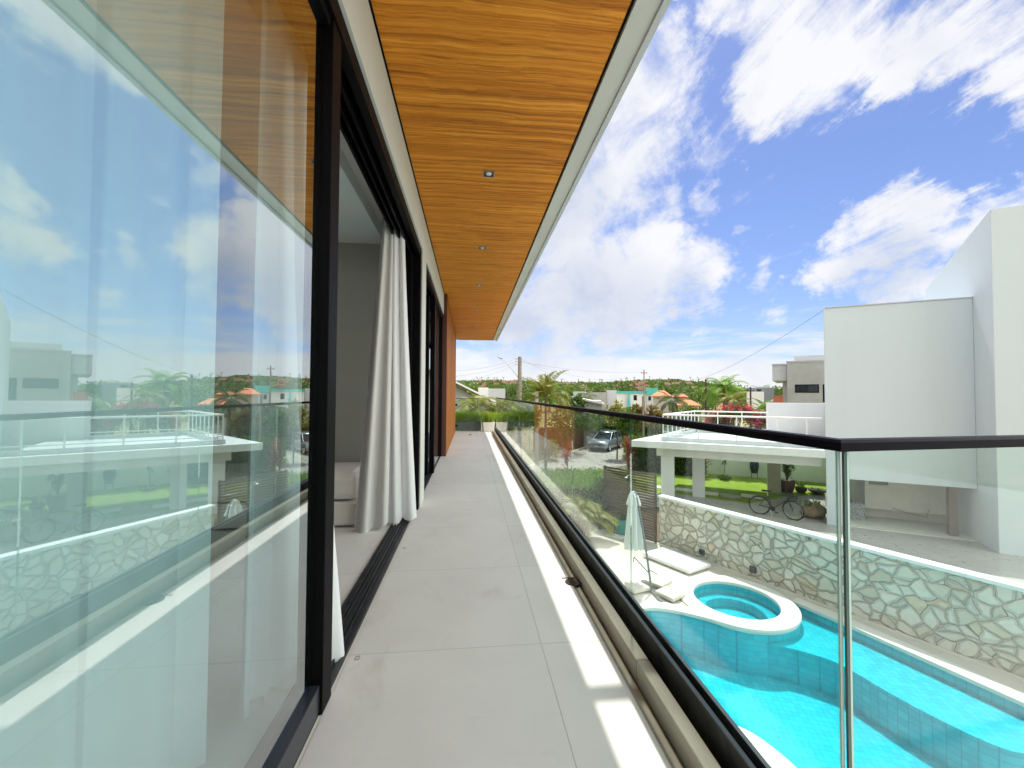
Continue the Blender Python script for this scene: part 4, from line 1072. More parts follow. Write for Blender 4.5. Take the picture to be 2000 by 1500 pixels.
mb = MB(); mb.box(1.5, 3.05, 17.9, 18.12, GZ-.5, GZ+.35); mb.box(1.47, 3.08, 17.87, 18.15, GZ+.351, GZ+.42); o = mb.build('street_wall', white); tag(o, 'short low white garden wall end at the street behind the hedge', 'wall')

def cordyline(label, pos, h, seed, group=None, heads=1):
    t = thing('red_cordyline', label, 'plant', pos, 0, group); rg = random.Random(seed); st = MB(); fo = MB()
    for i in range(heads):
        tip = Vector((rg.uniform(-.25, .25)*(i > 0), rg.uniform(-.25, .25)*(i > 0), h*(1-.3*i)))
        st.tube([(0, 0, -.1), (tip.x*.4+.05, tip.y*.4, tip.z*.5), tuple(tip)], .022, 6)
        for k in range(46):
            e = rg.uniform(.1, 1.45); a = k*2.4; d = Vector((cos(a)*cos(e), sin(a)*cos(e), sin(e))); b = tip + Vector((0, 0, rg.uniform(-.45, .15)))
            ln = rg.uniform(.38, .65); m_ = b + d*ln*.55; leaf(fo, b, d, Vector((0, 0, 1)), ln*.6, .12, .2); leaf(fo, m_, d+Vector((0, 0, -.35)), Vector((0, 0, 1)), ln*.5, .11, .15)
    fo.build('leaves', L_red, t); st.build('stem', bark, t); return t
cordyline('tall single red cordyline with bare stem standing above the bright hedge', tuple(Vector((4.05, 16.7, -2.3))), .95, 3)
cordyline('dark red cordyline by the outer corner of the carport roof before the grey wall', tuple(N(7.95, 6.4, GZ-.1)), 1.7, 6, None, 3)
cordyline('dark red cordyline growing behind the second white carport column', tuple(N(4.15, 7.5, GZ)), 1.9, 9, None, 3)
nh = nthing('hedge', 'tall dark green hedge along the back of the lawn left of the carport columns', 'hedge')
hm = hedge_mb(-8.0, -3.95, 6.95, 7.7, GZ, -1.45, 5200, .15, 22); hm.build('foliage', L_mid, nh); core(-8.0, -3.95, 6.95, 7.7, GZ, -1.45).build('twigs', hcore, nh)

# potted plants and stones by the carport
def pot(name, label, a, b, prof, mat, leaves, lmat, zl):
    t = thing(name, label, 'potted plant', tuple(N(a, b, GZ+.012))); MB().lathe(prof, (0, 0, 0), 22).build('pot', mat, t); o = leaves.build('leaves', lmat, t); o.location = (0, 0, zl); return t
rg = random.Random(8); lv = MB()
for k in range(9):
    a = rg.uniform(0, 2*pi); tip = Vector((cos(a)*rg.uniform(.05, .4), sin(a)*rg.uniform(.05, .4), rg.uniform(.35, .95))); lv.tube([(0, 0, 0), tuple(tip*.6), tuple(tip)], .014, 5)
    for j in range(26): leaf(lv, tip*rg.uniform(.5, 1)+rdir(rg)*.06, rdir(rg, -.1, 1), Vector((0, 0, 1)), rg.uniform(.12, .22), .09)
pot('potted_shrub', 'leafy shrub in a tall dark brown pot beside the beige carport column', .45, 5.0, [(.0, 0), (.22, .0), (.30, .25), (.33, .50), (.31, .58), (.27, .57), (.26, .50), (.0, .5)], principled('brown_pot', (.13, .075, .055), .6), lv, L_mid, .5)
lv = MB(); rg = random.Random(9)
for k in range(30):
    a = k*2.4; e = rg.uniform(.25, 1.3); d = Vector((cos(a)*cos(e), sin(a)*cos(e), sin(e))); leaf(lv, Vector((0, 0, 0)), d, Vector((0, 0, 1)), rg.uniform(.35, .62), .07, .3)
pot('potted_agave', 'spiky agave in a small round pot between the brown pot and the shallow bowl', -.12, 5.2, [(0, 0), (.13, 0), (.22, .10), (.24, .22), (.20, .26), (.17, .22), (0, .2)], principled('dark_pot', (.06, .05, .045), .7), lv, L_mid, .18)
lv = MB(); rg = random.Random(10)
for k in range(40): leaf(lv, Vector((rg.uniform(-.2, .2), rg.uniform(-.2, .2), 0)), rdir(rg, .2, 1), Vector((0, 0, 1)), rg.uniform(.1, .2), .06)
pot('planter_bowl', 'wide shallow dark bowl with small plants near the white house corner', -.75, 5.25, [(0, 0), (.16, 0), (.34, .13), (.38, .20), (.34, .20), (.28, .14), (0, .13)], MAT['dark_pot'], lv, L_dark, .13)
bo = thing('rock_planter', 'rough brown boulder with small plants on the carport floor beside the white house', 'boulder', tuple(N(.22, .85, GZ+.012)))
rg = random.Random(31); mb = MB(); mb.blob((0, 0, .22), .42, .36, .30, rg, .16, 14, 9); mb.blob((.28, .2, .14), .25, .22, .2, rg, .18, 10, 7); mb.build('rock', principled('brown_rock', (.26, .20, .13), .9, var=.35, vscale=6, bump=.6, bscale=14), bo)
lv = MB()
for k in range(70): leaf(lv, Vector((rg.uniform(-.35, .35), rg.uniform(-.3, .3), rg.uniform(.3, .5))), rdir(rg, -.1, 1), Vector((0, 0, 1)), rg.uniform(.1, .28), .06)
lv.build('plants', L_mid, bo)
sp = thing('sapling', 'thin young sapling with a small shrub ring on the lawn before the pale wall', 'sapling', tuple(N(3.0, 6.9, GZ)))
rg = random.Random(13); mb = MB(); mb.tube([(0, 0, 0), (.05, 0, .8), (.02, .02, 1.5)], .014, 5); mb.build('stem', bark, sp); lv = MB()
for k in range(46): leaf(lv, Vector((.03, 0, rg.uniform(.8, 1.5)))+rdir(rg)*.1, rdir(rg), Vector((0, 0, 1)), .16, .09)
for k in range(110): leaf(lv, Vector((rg.uniform(-.3, .3), rg.uniform(-.25, .25), .02)), rdir(rg, .1, 1), Vector((0, 0, 1)), rg.uniform(.15, .3), .09)
lv.build('leaves', L_mid, sp)

# wheelbarrow standing upright against the wall
wb = thing('wheelbarrow', 'dark blue wheelbarrow stood on end against the pale garden wall', 'wheelbarrow'); wb.matrix_world = MN @ Matrix.Translation((-1.5, 8.12, GZ)) @ Matrix.Rotation(R(8), 4, 'X') @ Matrix.Diagonal((.66, .7, .78, 1))
mb = MB(); rows = []
for k in range(9):
    t = k/8; hw = .20+.13*sin(pi*t*.85); dp = .22*sin(pi*min(1, t*.9+.08))
    rows.append([(-hw, 0, .35+.95*t), (-hw*.75, -dp, .35+.95*t), (hw*.75, -dp, .35+.95*t), (hw, 0, .35+.95*t)])
mb.grid(rows); mb.face(rows[0]); mb.face(rows[-1][::-1]); mb.build('tray', principled('navy_plastic', (.02, .05, .09), .45), wb)
mb = MB(); mb.tube([(-.22, -.05, .02), (-.20, -.26, .6), (-.05, -.2, 1.35)], .018, 7); mb.tube([(.22, -.05, .02), (.20, -.26, .6), (.05, -.2, 1.35)], .018, 7); mb.build('handle_frame', black, wb)
mb = MB(); mb.lathe([(.10, -.04), (.17, -.04), (.18, 0), (.17, .04), (.10, .04), (.10, -.04)], (0, 0, 0), 18); o = mb.build('wheel', rubber, wb); o.rotation_euler = (0, R(90), 0); o.location = (0, -.2, 1.38)

# ------------------------------------------------------------------ bicycle
bk = thing('bicycle', 'black bicycle with a front basket parked on the grey carport floor', 'bicycle')
pr0, pr1 = onz(1487, 1004, GZ+.012), onz(1546, 1014.5, GZ+.012); u = (pr1-pr0); u.z = 0; WBL = 1.06; mid_ = (pr0+pr1)/2; u.normalize()
bk.matrix_world = Matrix.Translation((mid_.x, mid_.y, GZ+.012)) @ Matrix.Rotation(atan2(u.y, u.x), 4, 'Z') @ Matrix.Rotation(R(5), 4, 'X')
RW = .335; rx, fx = -WBL/2, WBL/2
bmat = principled('bike_black', (.02, .02, .022), .4); chrome = principled('bike_chrome', (.55, .55, .56), .25, .9)
def wheel(px, parent, steer=0):
    e = bpy.data.objects.new('wheel', None)
    mbw = MB(); rows = [[((RW+.022*cos(b))*cos(a), .022*sin(b), RW+(RW+.022*cos(b))*sin(a)) for b in [2*pi*k/8 for k in range(8)]] for a in [2*pi*j/40 for j in range(41)]]
    mbw.grid(rows, 0, True, True); o = mbw.build('wheel', rubber, parent); o.location = (px, 0, 0); o.rotation_euler = (0, 0, steer)
    mr = MB(); rows = [[((RW-.03+.010*cos(b))*cos(a), .012*sin(b), RW+(RW-.03+.010*cos(b))*sin(a)) for b in [2*pi*k/6 for k in range(6)]] for a in [2*pi*j/40 for j in range(41)]]
    mr.grid(rows, 0, True, True); mr.build('rim', chrome, o)
    ms = MB()
    for k in range(18):
        a = 2*pi*k/18; ms.tube([(.02*cos(a+1), (-1)**k*.025, RW+.02*sin(a+1)), ((RW-.035)*cos(a), 0, RW+(RW-.035)*sin(a))], .0022, 4)
    ms.tube([(0, -.05, RW), (0, .05, RW)], .022, 8); ms.build('spokes', chrome, o)
bpy.data.objects
wheel(rx, bk); wheel(fx, bk, R(-14))
BBk = (-.10, 0, .29); ST_ = (-.24, 0, .74); HT1, HT0 = (.33, 0, .86), (.38, 0, .70)
mb = MB()
for a, b in ((BBk, ST_), (BBk, HT0), (ST_, HT1)): mb.tube([a, b], .017, 8)
mb.tube([HT1, HT0], .02, 8)
for s in (-.05, .05):
    mb.tube([BBk, (rx, s, RW)], .010, 6); mb.tube([ST_, (rx, s, RW)], .009, 6); mb.tube([(HT0[0], s*.9, .70), (fx, s, RW)], .012, 6)
mb.build('frame', bmat, bk)
mb = MB(); mb.tube([ST_, (-.285, 0, .90)], .013, 8); mb.build('seat_post', chrome, bk)
mb = MB(); rows = [[(x_, w_*cos(a), .92+.03*sin(a)) for a in [2*pi*k/10 for k in range(10)]] for x_, w_ in ((-.44, .02), (-.42, .085), (-.34, .09), (-.25, .04), (-.16, .025), (-.14, .01))]
mb.grid(rows, 0, True, True); mb.face(rows[0]); mb.face(rows[-1]); mb.build('saddle', rubber, bk)
mb = MB(); mb.tube([HT1, (.31, 0, .98)], .012, 6); mb.tube([(.14, -.30, 1.02), (.27, -.26, 1.03), (.33, -.06, 1.0), (.33, .06, 1.0), (.27, .26, 1.03), (.14, .30, 1.02)], .011, 7); mb.build('handlebar', bmat, bk)
mb = MB(); x0, x1, y0, y1, z0, z1 = .42, .66, -.16, .16, .74, .98
for k in range(7):
    t = k/6
    for p, q_ in (((x0, y0+(y1-y0)*t), None), ((x1, y0+(y1-y0)*t), None), ((x0+(x1-x0)*t, y0), None), ((x0+(x1-x0)*t, y1), None)): mb.tube([(*p, z0), (*p, z1)], .005, 4)
for z in (z0, z0+.08, z0+.16, z1):
    mb.tube([(x0, y0, z), (x1, y0, z), (x1, y1, z), (x0, y1, z), (x0, y0, z)], .006, 4)
for k in range(7): mb.tube([(x0+(x1-x0)*k/6, y0, z0), (x0+(x1-x0)*k/6, y1, z0)], .004, 4)
mb.build('basket', bmat, bk)
mb = MB(); mb.lathe([(.0, -.006), (.085, -.006), (.09, 0), (.085, .006), (0, .006)], (0, 0, 0), 22); o = mb.build('chainring', bmat, bk); o.rotation_euler = (R(90), 0, 0); o.location = (BBk[0], -.05, BBk[2])
mb = MB(); mb.tube([(-.10, -.07, .29), (.04, -.08, .20)], .009, 6); mb.box(.0, .09, -.16, -.08, .185, .21); mb.build('pedal', bmat, bk); mb = MB(); mb.tube([(-.10, .07, .29), (-.24, .08, .38)], .009, 6); mb.box(-.29, -.20, .08, .16, .37, .395); mb.build('pedal', bmat, bk)
mb = MB(); mb.tube([(-.16, -.04, .27), (-.10, -.20, .0)], .008, 5); mb.build('kickstand', chrome, bk)
for nm, xx in (('rear_mudguard', rx),):
    mb = MB(); rows = [[(xx+(RW+.035)*cos(a), s, RW+(RW+.035)*sin(a)) for s in (-.025, 0, .025)] for a in [R(20+130*k/10) for k in range(11)]]; mb.grid(rows); mb.build(nm, bmat, bk)

# ------------------------------------------------------------------ parked car
car = thing('parked_car', 'silver-grey SUV parked at the edge of the cobbled street', 'car')
ctr = onz(1163, 883, -3.83); AZC = R(40)
hd_ = -Vector((sin(AZC), cos(AZC), 0))             # the nose points towards us
base = Vector((ctr.x, ctr.y, 0)) - hd_*2.15 + Vector((.1, 0, 0))
car.matrix_world = Matrix.Translation((base.x, base.y, gz(base.x, base.y)+.03)) @ Matrix.Rotation(atan2(hd_.y, hd_.x), 4, 'Z')
# lower body: cross sections along x (front = +x)
def sect(x, w_, z0, z1, tuck=.06, crown=.02):
    return [(x, -w_+tuck, z0), (x, -w_, z0+.12), (x, -w_-.0, z0+.35*(z1-z0)), (x, -w_+.02, z1-.06), (x, -w_+.10, z1), (x, 0, z1+crown), (x, w_-.10, z1), (x, w_-.02, z1-.06), (x, w_, z0+.35*(z1-z0)), (x, w_, z0+.12), (x, w_-.08, z0)]
secs = [sect(-2.22, .72, .45, .92), sect(-2.15, .84, .34, 1.02), sect(-1.9, .90, .27, 1.06), (sect(-1.2, .92, .25, 1.05)), sect(-.3, .92, .24, 1.04), sect(.7, .92, .24, 1.02), sect(.95, .92, .24, 1.03), sect(1.5, .90, .26, .99), sect(1.95, .87, .28, .93), sect(2.15, .80, .32, .86), sect(2.24, .66, .40, .74)]
mb = MB(); mb.grid(secs, 0, True, True); mb.face(secs[0]); mb.face(secs[-1][::-1]); mb.build('body', carpaint, car)
# cabin: glass band with pillars, roof on top
def ring4(x0, x1, w_, z): return [(x0, -w_, z), (x1, -w_, z), (x1, w_, z), (x0, w_, z)]
lo = ring4(-2.05, .92, .80, 1.04); hi = ring4(-1.75, .05, .64, 1.60)
mb = MB(); mb.grid([lo, hi], 0, False, True); mb.build('window_glass', darkglass, car)
mb = MB(); mb.grid([ring4(-1.86, .14, .665, 1.585), ring4(-1.80, .06, .66, 1.64), ring4(-1.6, -.15, .55, 1.68)], 0, True, True); mb.face(ring4(-1.6, -.15, .55, 1.68))
for s in (-1, 1):
    for (xa, xb) in ((.94, .06), (-.35, -.42), (-1.25, -1.22), (-2.06, -1.78)): mb.tube([(xa, s*.812, 1.03), (xb, s*.655, 1.60)], .035, 6)
mb.build('roof', carpaint, car)
for s in (-1, 1):
    mb = MB(); mb.tube([(-1.6, s*.60, 1.70), (-.1, s*.60, 1.70)], .018, 6); mb.build('roof_rail', steel, car)
    mb = MB(); mb.blob((.62, s*1.02, 1.08), .07, .10, .07, None, 0, 10, 6); mb.build('wing_mirror', carpaint, car)
    mb = MB(); mb.blob((2.10, s*.66, .77), .14, .17, .065, None, 0, 10, 6); mb.build('headlight', principled('headlight_lens', (.62, .66, .68), .1, .2), car)
    for x in (-1.38, 1.36):
        mb = MB(); rows = [[((.27+.085*cos(b))*cos(a), .10*sin(b), (.27+.085*cos(b))*sin(a)) for b in [2*pi*k/8 for k in range(8)]] for a in [2*pi*j/24 for j in range(25)]]; mb.grid(rows, 0, True, True)
        o = mb.build('wheel', rubber, car); o.location = (x, s*.84, .355)
        mb = MB(); mb.lathe([(0, .02), (.06, .03), (.10, .0), (.20, .02), (.215, .06), (.215, -.05)], (0, 0, 0), 20); r_ = mb.build('rim', chrome, o); r_.rotation_euler = (R(-90*s), 0, 0); r_.location = (0, s*.06, 0)
mb = MB(); mb.box(2.205, 2.262, -.50, .50, .56, .74); mb.build('grille', principled('grille_black', (.02, .02, .022), .35), car, .02)
mb = MB(); mb.box(2.15, 2.235, -.62, .62, .33, .44); mb.build('bumper', principled('bumper_grey', (.05, .05, .055), .6), car, .02)
mb = MB(); mb.box(2.263, 2.272, -.20, .20, .48, .55); mb.build('number_plate', principled('plate_grey', (.55, .56, .58), .5), car)

# ------------------------------------------------------------------ planters at the end of the balcony
pb = thing('planter_box', 'long dark grey planter trough with feathery green plants beyond the glass guard', 'planter', (-.05, 13.66, 0))
mb = MB(); mb.box(-.9, .42, -.22, .22, -.36, .30); mb.build('trough', principled('dark_trough', (.11, .12, .11), .7, var=.15), pb, .01)
rg = random.Random(41); lv = MB()
for k in range(2600):
    b = Vector((rg.uniform(-.9, .42), rg.uniform(-.22, .22), .28)); d = Vector((rg.uniform(-.6, .6), rg.uniform(-.6, .6), 1)); leaf(lv, b + d*rg.uniform(0, .25), d+rdir(rg)*.5, rdir(rg), rg.uniform(.08, .2), .022)
lv.build('foliage', L_lime, pb)
for (x, lb, rz) in ((.60, 'pale tapered square planter with lime feathery plant at the end of the balcony', .1),):
    t = thing('planter_pot', lb, 'plant pot', (x, 13.28, 0), rz)
    mb = MB()
    for a, b, z0, z1 in ((.16, .20, 0, .30),):
        mb.face([(-a, -a, z0), (a, -a, z0), (a, a, z0), (-a, a, z0)][::-1]); mb.grid([[(-a, -a, z0), (a, -a, z0), (a, a, z0), (-a, a, z0)], [(-b, -b, z1), (b, -b, z1), (b, b, z1), (-b, b, z1)], [(-b+.03, -b+.03, z1), (b-.03, -b+.03, z1), (b-.03, b-.03, z1), (-b+.03, b-.03, z1)], [(-b+.03, -b+.03, z1-.06), (b-.03, -b+.03, z1-.06), (b-.03, b-.03, z1-.06), (-b+.03, b-.03, z1-.06)]], 0, False, True)
        mb.face([(-b+.03, -b+.03, z1-.06), (b-.03, -b+.03, z1-.06), (b-.03, b-.03, z1-.06), (-b+.03, b-.03, z1-.06)])
    mb.build('pot', coping_m, t)
    lv = MB()
    for k in range(1100):
        d = Vector((rg.uniform(-.8, .8), rg.uniform(-.8, .8), 1)); leaf(lv, Vector((rg.uniform(-.12, .12), rg.uniform(-.12, .12), .26)) + d*rg.uniform(0, .26), d+rdir(rg)*.6, rdir(rg), rg.uniform(.08, .18), .024)
    lv.build('foliage', L_lime, t)

# ------------------------------------------------------------------ palms and shrubs near the end of the balcony and along the street
WIND = Vector((-.55, -.15, .18))
def ground_at(px, D): 
    p = at(px, 771, D); return Vector((p.x, p.y, gz(p.x, p.y)))
def zat(px, py, D): return at(px, py, D).z
def palm_at(name, label, px, py, D, crown, mat, group=None, r=.12):
    g = ground_at(px, D); return palm(name, label, tuple(g), zat(px, py, D)-g.z, crown, mat, group, r)
palm_at('palm_tree', 'low bushy palm with arching yellow-green fronds beside the far balcony end', 930, 800, 17.5, palm_crown(1.5, 17, 26, .50, .05, 2, (-.1, 1.3), 1.6), L_palmy, None, .1)
palm_at('palm_tree', 'second low palm half hidden behind the lime planter at the balcony end', 966, 806, 19, palm_crown(1.4, 15, 24, .46, .05, 5, (-.1, 1.3), 1.6), L_palm, None, .1)
palm_at('palm_tree', 'wind-swept coconut palm with fronds blown to one side behind the handrail', 1066, 776, 27, palm_crown(2.3, 22, 34, .70, .06, 7, (.1, 1.45), 1.2, Vector((-.55, .1, .25))), L_palmy, None, .085)
palm_at('palm_tree', 'upright green coconut palm behind the terrace railing', 1414, 760, 46, palm_crown(2.6, 20, 30, .75, .08, 11, (-.2, 1.4), 1.3), L_bright, None, .15)
palm_at('palm_tree', 'small dark palm in front of the orange roofed house', 1314, 783, 42, palm_crown(2.1, 16, 24, .6, .07, 13, (-.3, 1.3), 1.3), L_dark, None, .13)
palm_at('palm_tree', 'small bright young palm below the dark utility pole', 1432, 784, 38, palm_crown(1.7, 14, 22, .6, .07, 19, (-.1, 1.3), 1.4), L_palmy, None, .1)

def crown_tree(name, label, px, pytop, D, wpx, crown_kind, mat, group=None, cat='tree', squash=1.0, seed=0):
    """a tree or shrub standing at a pixel column: its top at pytop, wpx wide"""
    g = ground_at(px, D); top = zat(px, pytop, D); h = top - g.z; rx = wpx/2/F*D*cos(math.atan((px-1000)/F))**2
    rz = min(h*.48, rx*1.15*squash); nl = crown_kind
    mb = clump_crown(rx*.85, rx*.85, rz*.8, nl[0], nl[1], nl[2], seed + int(px))
    return tree(name, label, tuple(g), trunk_mb(max(.4, h-rz*1.3), max(.05, rx*.07), seed+int(px), 4, rx*.5), mb, mat, h - rz*.95, group, cat)
K1 = (34, 26, .30); K2 = (28, 20, .42); K3 = (22, 16, .6)
crown_tree('leafy_tree', 'dense dark tree behind the grey power pole and white houses', 1000, 748, 52, 60, K2, L_dark)
crown_tree('leafy_tree', 'dark rounded tree just right of the wind-swept palm', 1116, 766, 40, 60, K2, L_dark)
crown_tree('leafy_tree', 'big dark shady tree over the brown fence behind the parked car', 1110, 788, 35, 85, K1, L_dark)
crown_tree('leafy_tree', 'mid green tree between the palm and the parked car', 1165, 796, 40, 70, K1, L_mid)
crown_tree('leafy_tree', 'low green tree at the left end of the street by the concrete post', 1022, 782, 24, 60, K1, L_mid)
crown_tree('leafy_tree', 'loose green tree filling the gap behind the balcony-end planters', 985, 790, 26, 55, K1, L_bright)
for (px, py, D, wp, mt, lb) in ((1205, 783, 33, 46, L_yel, 'yellow-green flowering bush beside the handrail, below the turquoise house'), (1243, 787, 31, 50, L_brown, 'rusty brown leafed bush in front of the wooden post'),
        (1278, 789, 33, 46, L_brown, 'rusty brown leafed bush nearest to the white terrace railing'), (1225, 797, 30, 50, L_mid, 'green bush between the two kinds of rusty and yellow bushes'), (1345, 792, 36, 44, L_mid, 'green shrub right of the small dark palm'),
        (1290, 800, 36, 40, L_yel, 'small yellow-green shrub at the foot of the small dark palm')):
    crown_tree('street_bush', lb, px, py, D, wp, K1, mt, None, 'bush', 1.2)
for i, (px, D, wp, py, lb) in enumerate(((1400, 26.5, 40, 800, 'leftmost clump of magenta bougainvillea behind the terrace railing'), (1442, 26.5, 52, 786, 'tallest clump of magenta bougainvillea behind the terrace railing'), (1482, 26.5, 40, 802, 'clump of magenta bougainvillea closest to the white terrace wall'))):
    g = ground_at(px, D); top = zat(px, py, D); rx = wp/2/F*D; h = top-g.z
    t = thing('bougainvillea', lb, 'flowering shrub', tuple(g)); trunk_mb(h-1.0, .06, i, 6, .7).build('trunk', bark, t)
    o = clump_crown(rx, rx*.8, .62, 22, 18, .22, 60+i).build('leaves', L_mid, t); o.location = (0, 0, h-.75)
    o = clump_crown(rx*1.05, rx*.85, .70, 18, 34, .13, 80+i).build('blossom', L_pink, t); o.location = (0, 0, h-.62)
# banana-like broad leaves before the grey house
for i, (px, py, D, lb) in enumerate(((1478, 765, 31, 'broad-leaved banana plant left of the grey modern house'), (1500, 768, 32, 'broad-leaved banana plant against the grey modern house wall'))):
    g = ground_at(px, D); h = zat(px, py, D)-g.z; t = thing('banana_plant', lb, 'plant', tuple(g)); rg = random.Random(50+i); mb = MB(); st = MB(); st.tube([(0, 0, 0), (0, 0, h-1.4)], .12, 8)
    for k in range(11):
        a = k*2.4; e = rg.uniform(.3, 1.35); p = Vector((0, 0, h-1.5)); hd2 = Vector((cos(a), sin(a), 0)); rows = []
        for s in range(8):
            d = hd2*cos(e)+Vector((0, 0, sin(e))); w_ = .22*sin(pi*(.1+.86*s/7)); sd = Vector((-sin(a), cos(a), 0)); rows.append([p-sd*w_+Vector((0, 0, .04)), p, p+sd*w_+Vector((0, 0, .04))]); p = p+d*.25; e -= .17
        mb.grid(rows)
    mb.build('leaves', L_mid, t); st.build('trunk', L_bright, t)
# hedges and plants along the far side of the street
def hedge_at(label, px0, px1, D, ytop, depth, n, ln, mat, seed):
    a, b = ground_at(px0, D), ground_at(px1, D); d = b-a; d.z = 0; Lh = d.length; h = zat((px0+px1)/2, ytop, D)-a.z
    t = thing('hedge', label, 'hedge'); t.matrix_world = Matrix.Translation((a.x, a.y, min(a.z, b.z)-.1)) @ Matrix.Rotation(atan2(d.y, d.x), 4, 'Z')
    hedge_mb(0, Lh, 0, depth, 0, h, n, ln, seed).build('foliage', mat, t); core(0, Lh, 0, depth, 0, h).build('twigs', hcore, t)
hedge_at('long clipped green hedge behind the parked car', 1148, 1300, 41, 829, 1.2, 5200, .24, L_mid, 71)
bf = thing('board_fence', 'tall brown board fence under the dark tree by the dry verge', 'fence')
a, b = ground_at(1042, 36), ground_at(1140, 39); d = b-a; d.z = 0; bf.matrix_world = Matrix.Translation((a.x, a.y, min(a.z, b.z))) @ Matrix.Rotation(atan2(d.y, d.x), 4, 'Z')
mb = MB(); nb_ = 36
for k in range(nb_): mb.box(d.length*k/nb_+.012, d.length*(k+1)/nb_, -.02+.008*(k % 2), .02+.008*(k % 2), 0, 2.1+RND.uniform(-.03, .03))
mb.build('boards', brownfence, bf); mb = MB(); mb.box(0, d.length, .03, .08, .5, .6); mb.box(0, d.length, .03, .08, 1.6, 1.7); mb.build('rails', brownfence, bf)
rg = random.Random(90)
for i, (px, py, lb) in enumerate(((1236, 858, 'leafy verge plant right behind the parked car'), (1240, 852, 'leafy verge plant in front of the wooden post'), (1268, 850, 'leafy verge plant by the outer tip of the carport roof'), (1068, 862, 'small yellowish shrub on the dry verge right of the concrete post'))):
    D = 33 if i < 3 else 31; g = ground_at(px, D); lv = MB(); t = thing('verge_plant', lb, 'plant', tuple(g)); hh = zat(px, py, D)-g.z
    for k in range(520): leaf(lv, Vector((rg.uniform(-.8, .8), rg.uniform(-.5, .5), rg.uniform(.0, hh))), rdir(rg, -.1, 1), Vector((0, 0, 1)), rg.uniform(.2, .45), .09)
    lv.build('leaves', L_bright if i < 3 else L_yel, t); st = MB()
    for k in range(6): st.tube([(rg.uniform(-.5, .5), rg.uniform(-.3, .3), -.05), (rg.uniform(-.6, .6), rg.uniform(-.3, .3), hh)], .015, 4)
    st.build('stems', bark, t)

# ------------------------------------------------------------------ poles, lamps and wires
g1 = ground_at(1015, 43); zt = zat(1015, 697, 43)
up_ = thing('power_pole', 'thick grey wooden power pole with a street lamp and cross arm', 'power pole', tuple(g1)); H1 = zt-g1.z
mb = MB(); mb.tube([(0, 0, -.4), (0, 0, H1)], [.25, .20], 12); mb.build('pole', woodpost, up_)
pr4 = RT.copy(); pr4.z = 0; pr4.normalize()
mb = MB(); mb.tube([tuple(pr4*-.1+Vector((0, 0, H1-2.25))), tuple(pr4*-1.2+Vector((0, 0, H1-.9))), tuple(pr4*-1.9+Vector((0, 0, H1-.28)))], [.045, .04, .035], 8); mb.build('lamp_arm', principled('galvanised', (.5, .5, .5), .45, .5), up_)
mb = MB(); mb.blob((0, 0, 0), .30, .11, .06, None, 0, 12, 6); o = mb.build('lamp_head', principled('lamp_grey', (.18, .18, .19), .4, .4), up_); o.location = pr4*-2.1+Vector((0, 0, H1-.14)); o.rotation_euler = (0, R(22), atan2(pr4.y, pr4.x))
mb = MB()
for z in (H1-.25, H1-.55, H1-.85): mb.tube([tuple(pr4*-.02+Vector((0, 0, z))), tuple(pr4*-.42+Vector((0, 0, z+.03)))], .025, 6); mb.blob(tuple(pr4*-.42+Vector((0, 0, z+.06))), .05, .05, .07, None, 0, 8, 5)
mb.box(-.12, .12, -.12, .12, H1-3.4, H1-2.9); mb.build('insulator_arms', principled('arm_grey', (.3, .3, .29), .6), up_)
gpost = onz(1048, 920, -3.83); cpst = thing('concrete_post', 'slim grey concrete post with a white box on top beside the street', 'post', (gpost.x, gpost.y, gz(gpost.x, gpost.y))); Dp_ = hypot(gpost.x, gpost.y); hz_ = zat(1047, 786, Dp_)-gz(gpost.x, gpost.y)
mb = MB(); mb.box(-.12, .12, -.10, .10, -.3, hz_); mb.build('shaft', concrete, cpst, .01)
mb = MB(); mb.box(-.10, .10, -.09, .09, hz_+.02, hz_+.62); mb.build('top_box', white, cpst, .01)
mb = MB(); mb.tube([(0, 0, hz_-.05), (.12, 0, hz_-.25)], .03, 6); mb.build('bracket', black, cpst)
for (px, yt, D, r, mt, lb, cat) in ((1258, 722, 64, .10, woodpost, 'thin tall distant utility pole near the turquoise house', 'utility pole'), (1379, 741, 60, .17, principled('tarred_wood', (.06, .05, .045), .9), 'dark stubby utility pole left of the upright coconut palm', 'utility pole'),
                                 (1466, 756, 62, .12, MAT['tarred_wood'], 'short dark pole in front of the distant white modern house', 'utility pole'), (1256, 775, 30, .09, woodpost, 'pale wooden post standing among the rusty bushes', 'post')):
    g = ground_at(px, D); t = thing('utility_pole' if cat[0] == 'u' else 'wooden_post', lb, cat, tuple(g)); h = zat(px, yt, D)-g.z
    mb = MB(); mb.tube([(0, 0, -.3), (0, 0, h)], [r, r*.85], 8); mb.build('pole', mt, t)
    mb = MB()
    if cat[0] == 'u': mb.box(-.5, .5, -.05, .05, h-.55, h-.45); mb.blob((-.4, 0, h-.38), .06, .06, .08, None, 0, 6, 4); mb.blob((.4, 0, h-.38), .06, .06, .08, None, 0, 6, 4)
    else: mb.lathe([(r*.9, h-.02), (r*.95, h+.03), (0, h+.06)], (0, 0, 0), 8)
    mb.build('crossarm' if cat[0] == 'u' else 'cap', mt, t)
def wire(a, b, sag, lb, r=.014, grp='overhead wires'):
    a, b = Vector(a), Vector(b); mb = MB(); mb.tube([a.lerp(b, k/24) - Vector((0, 0, sag*4*(k/24)*(1-k/24))) for k in range(25)], r, 5)
    o = mb.build('overhead_wire', principled('wire_grey', (.22, .23, .25), .7)); return tag(o, lb, 'wire', grp)
ptop = Vector(g1) + Vector((0, 0, H1))
pole2 = at(1258, 724, 64)
wire(N(-.02, .15, 4.26), at(1258, 726, 64), 2.2, 'long service wire from the top corner of the white house to the thin distant pole', .008)
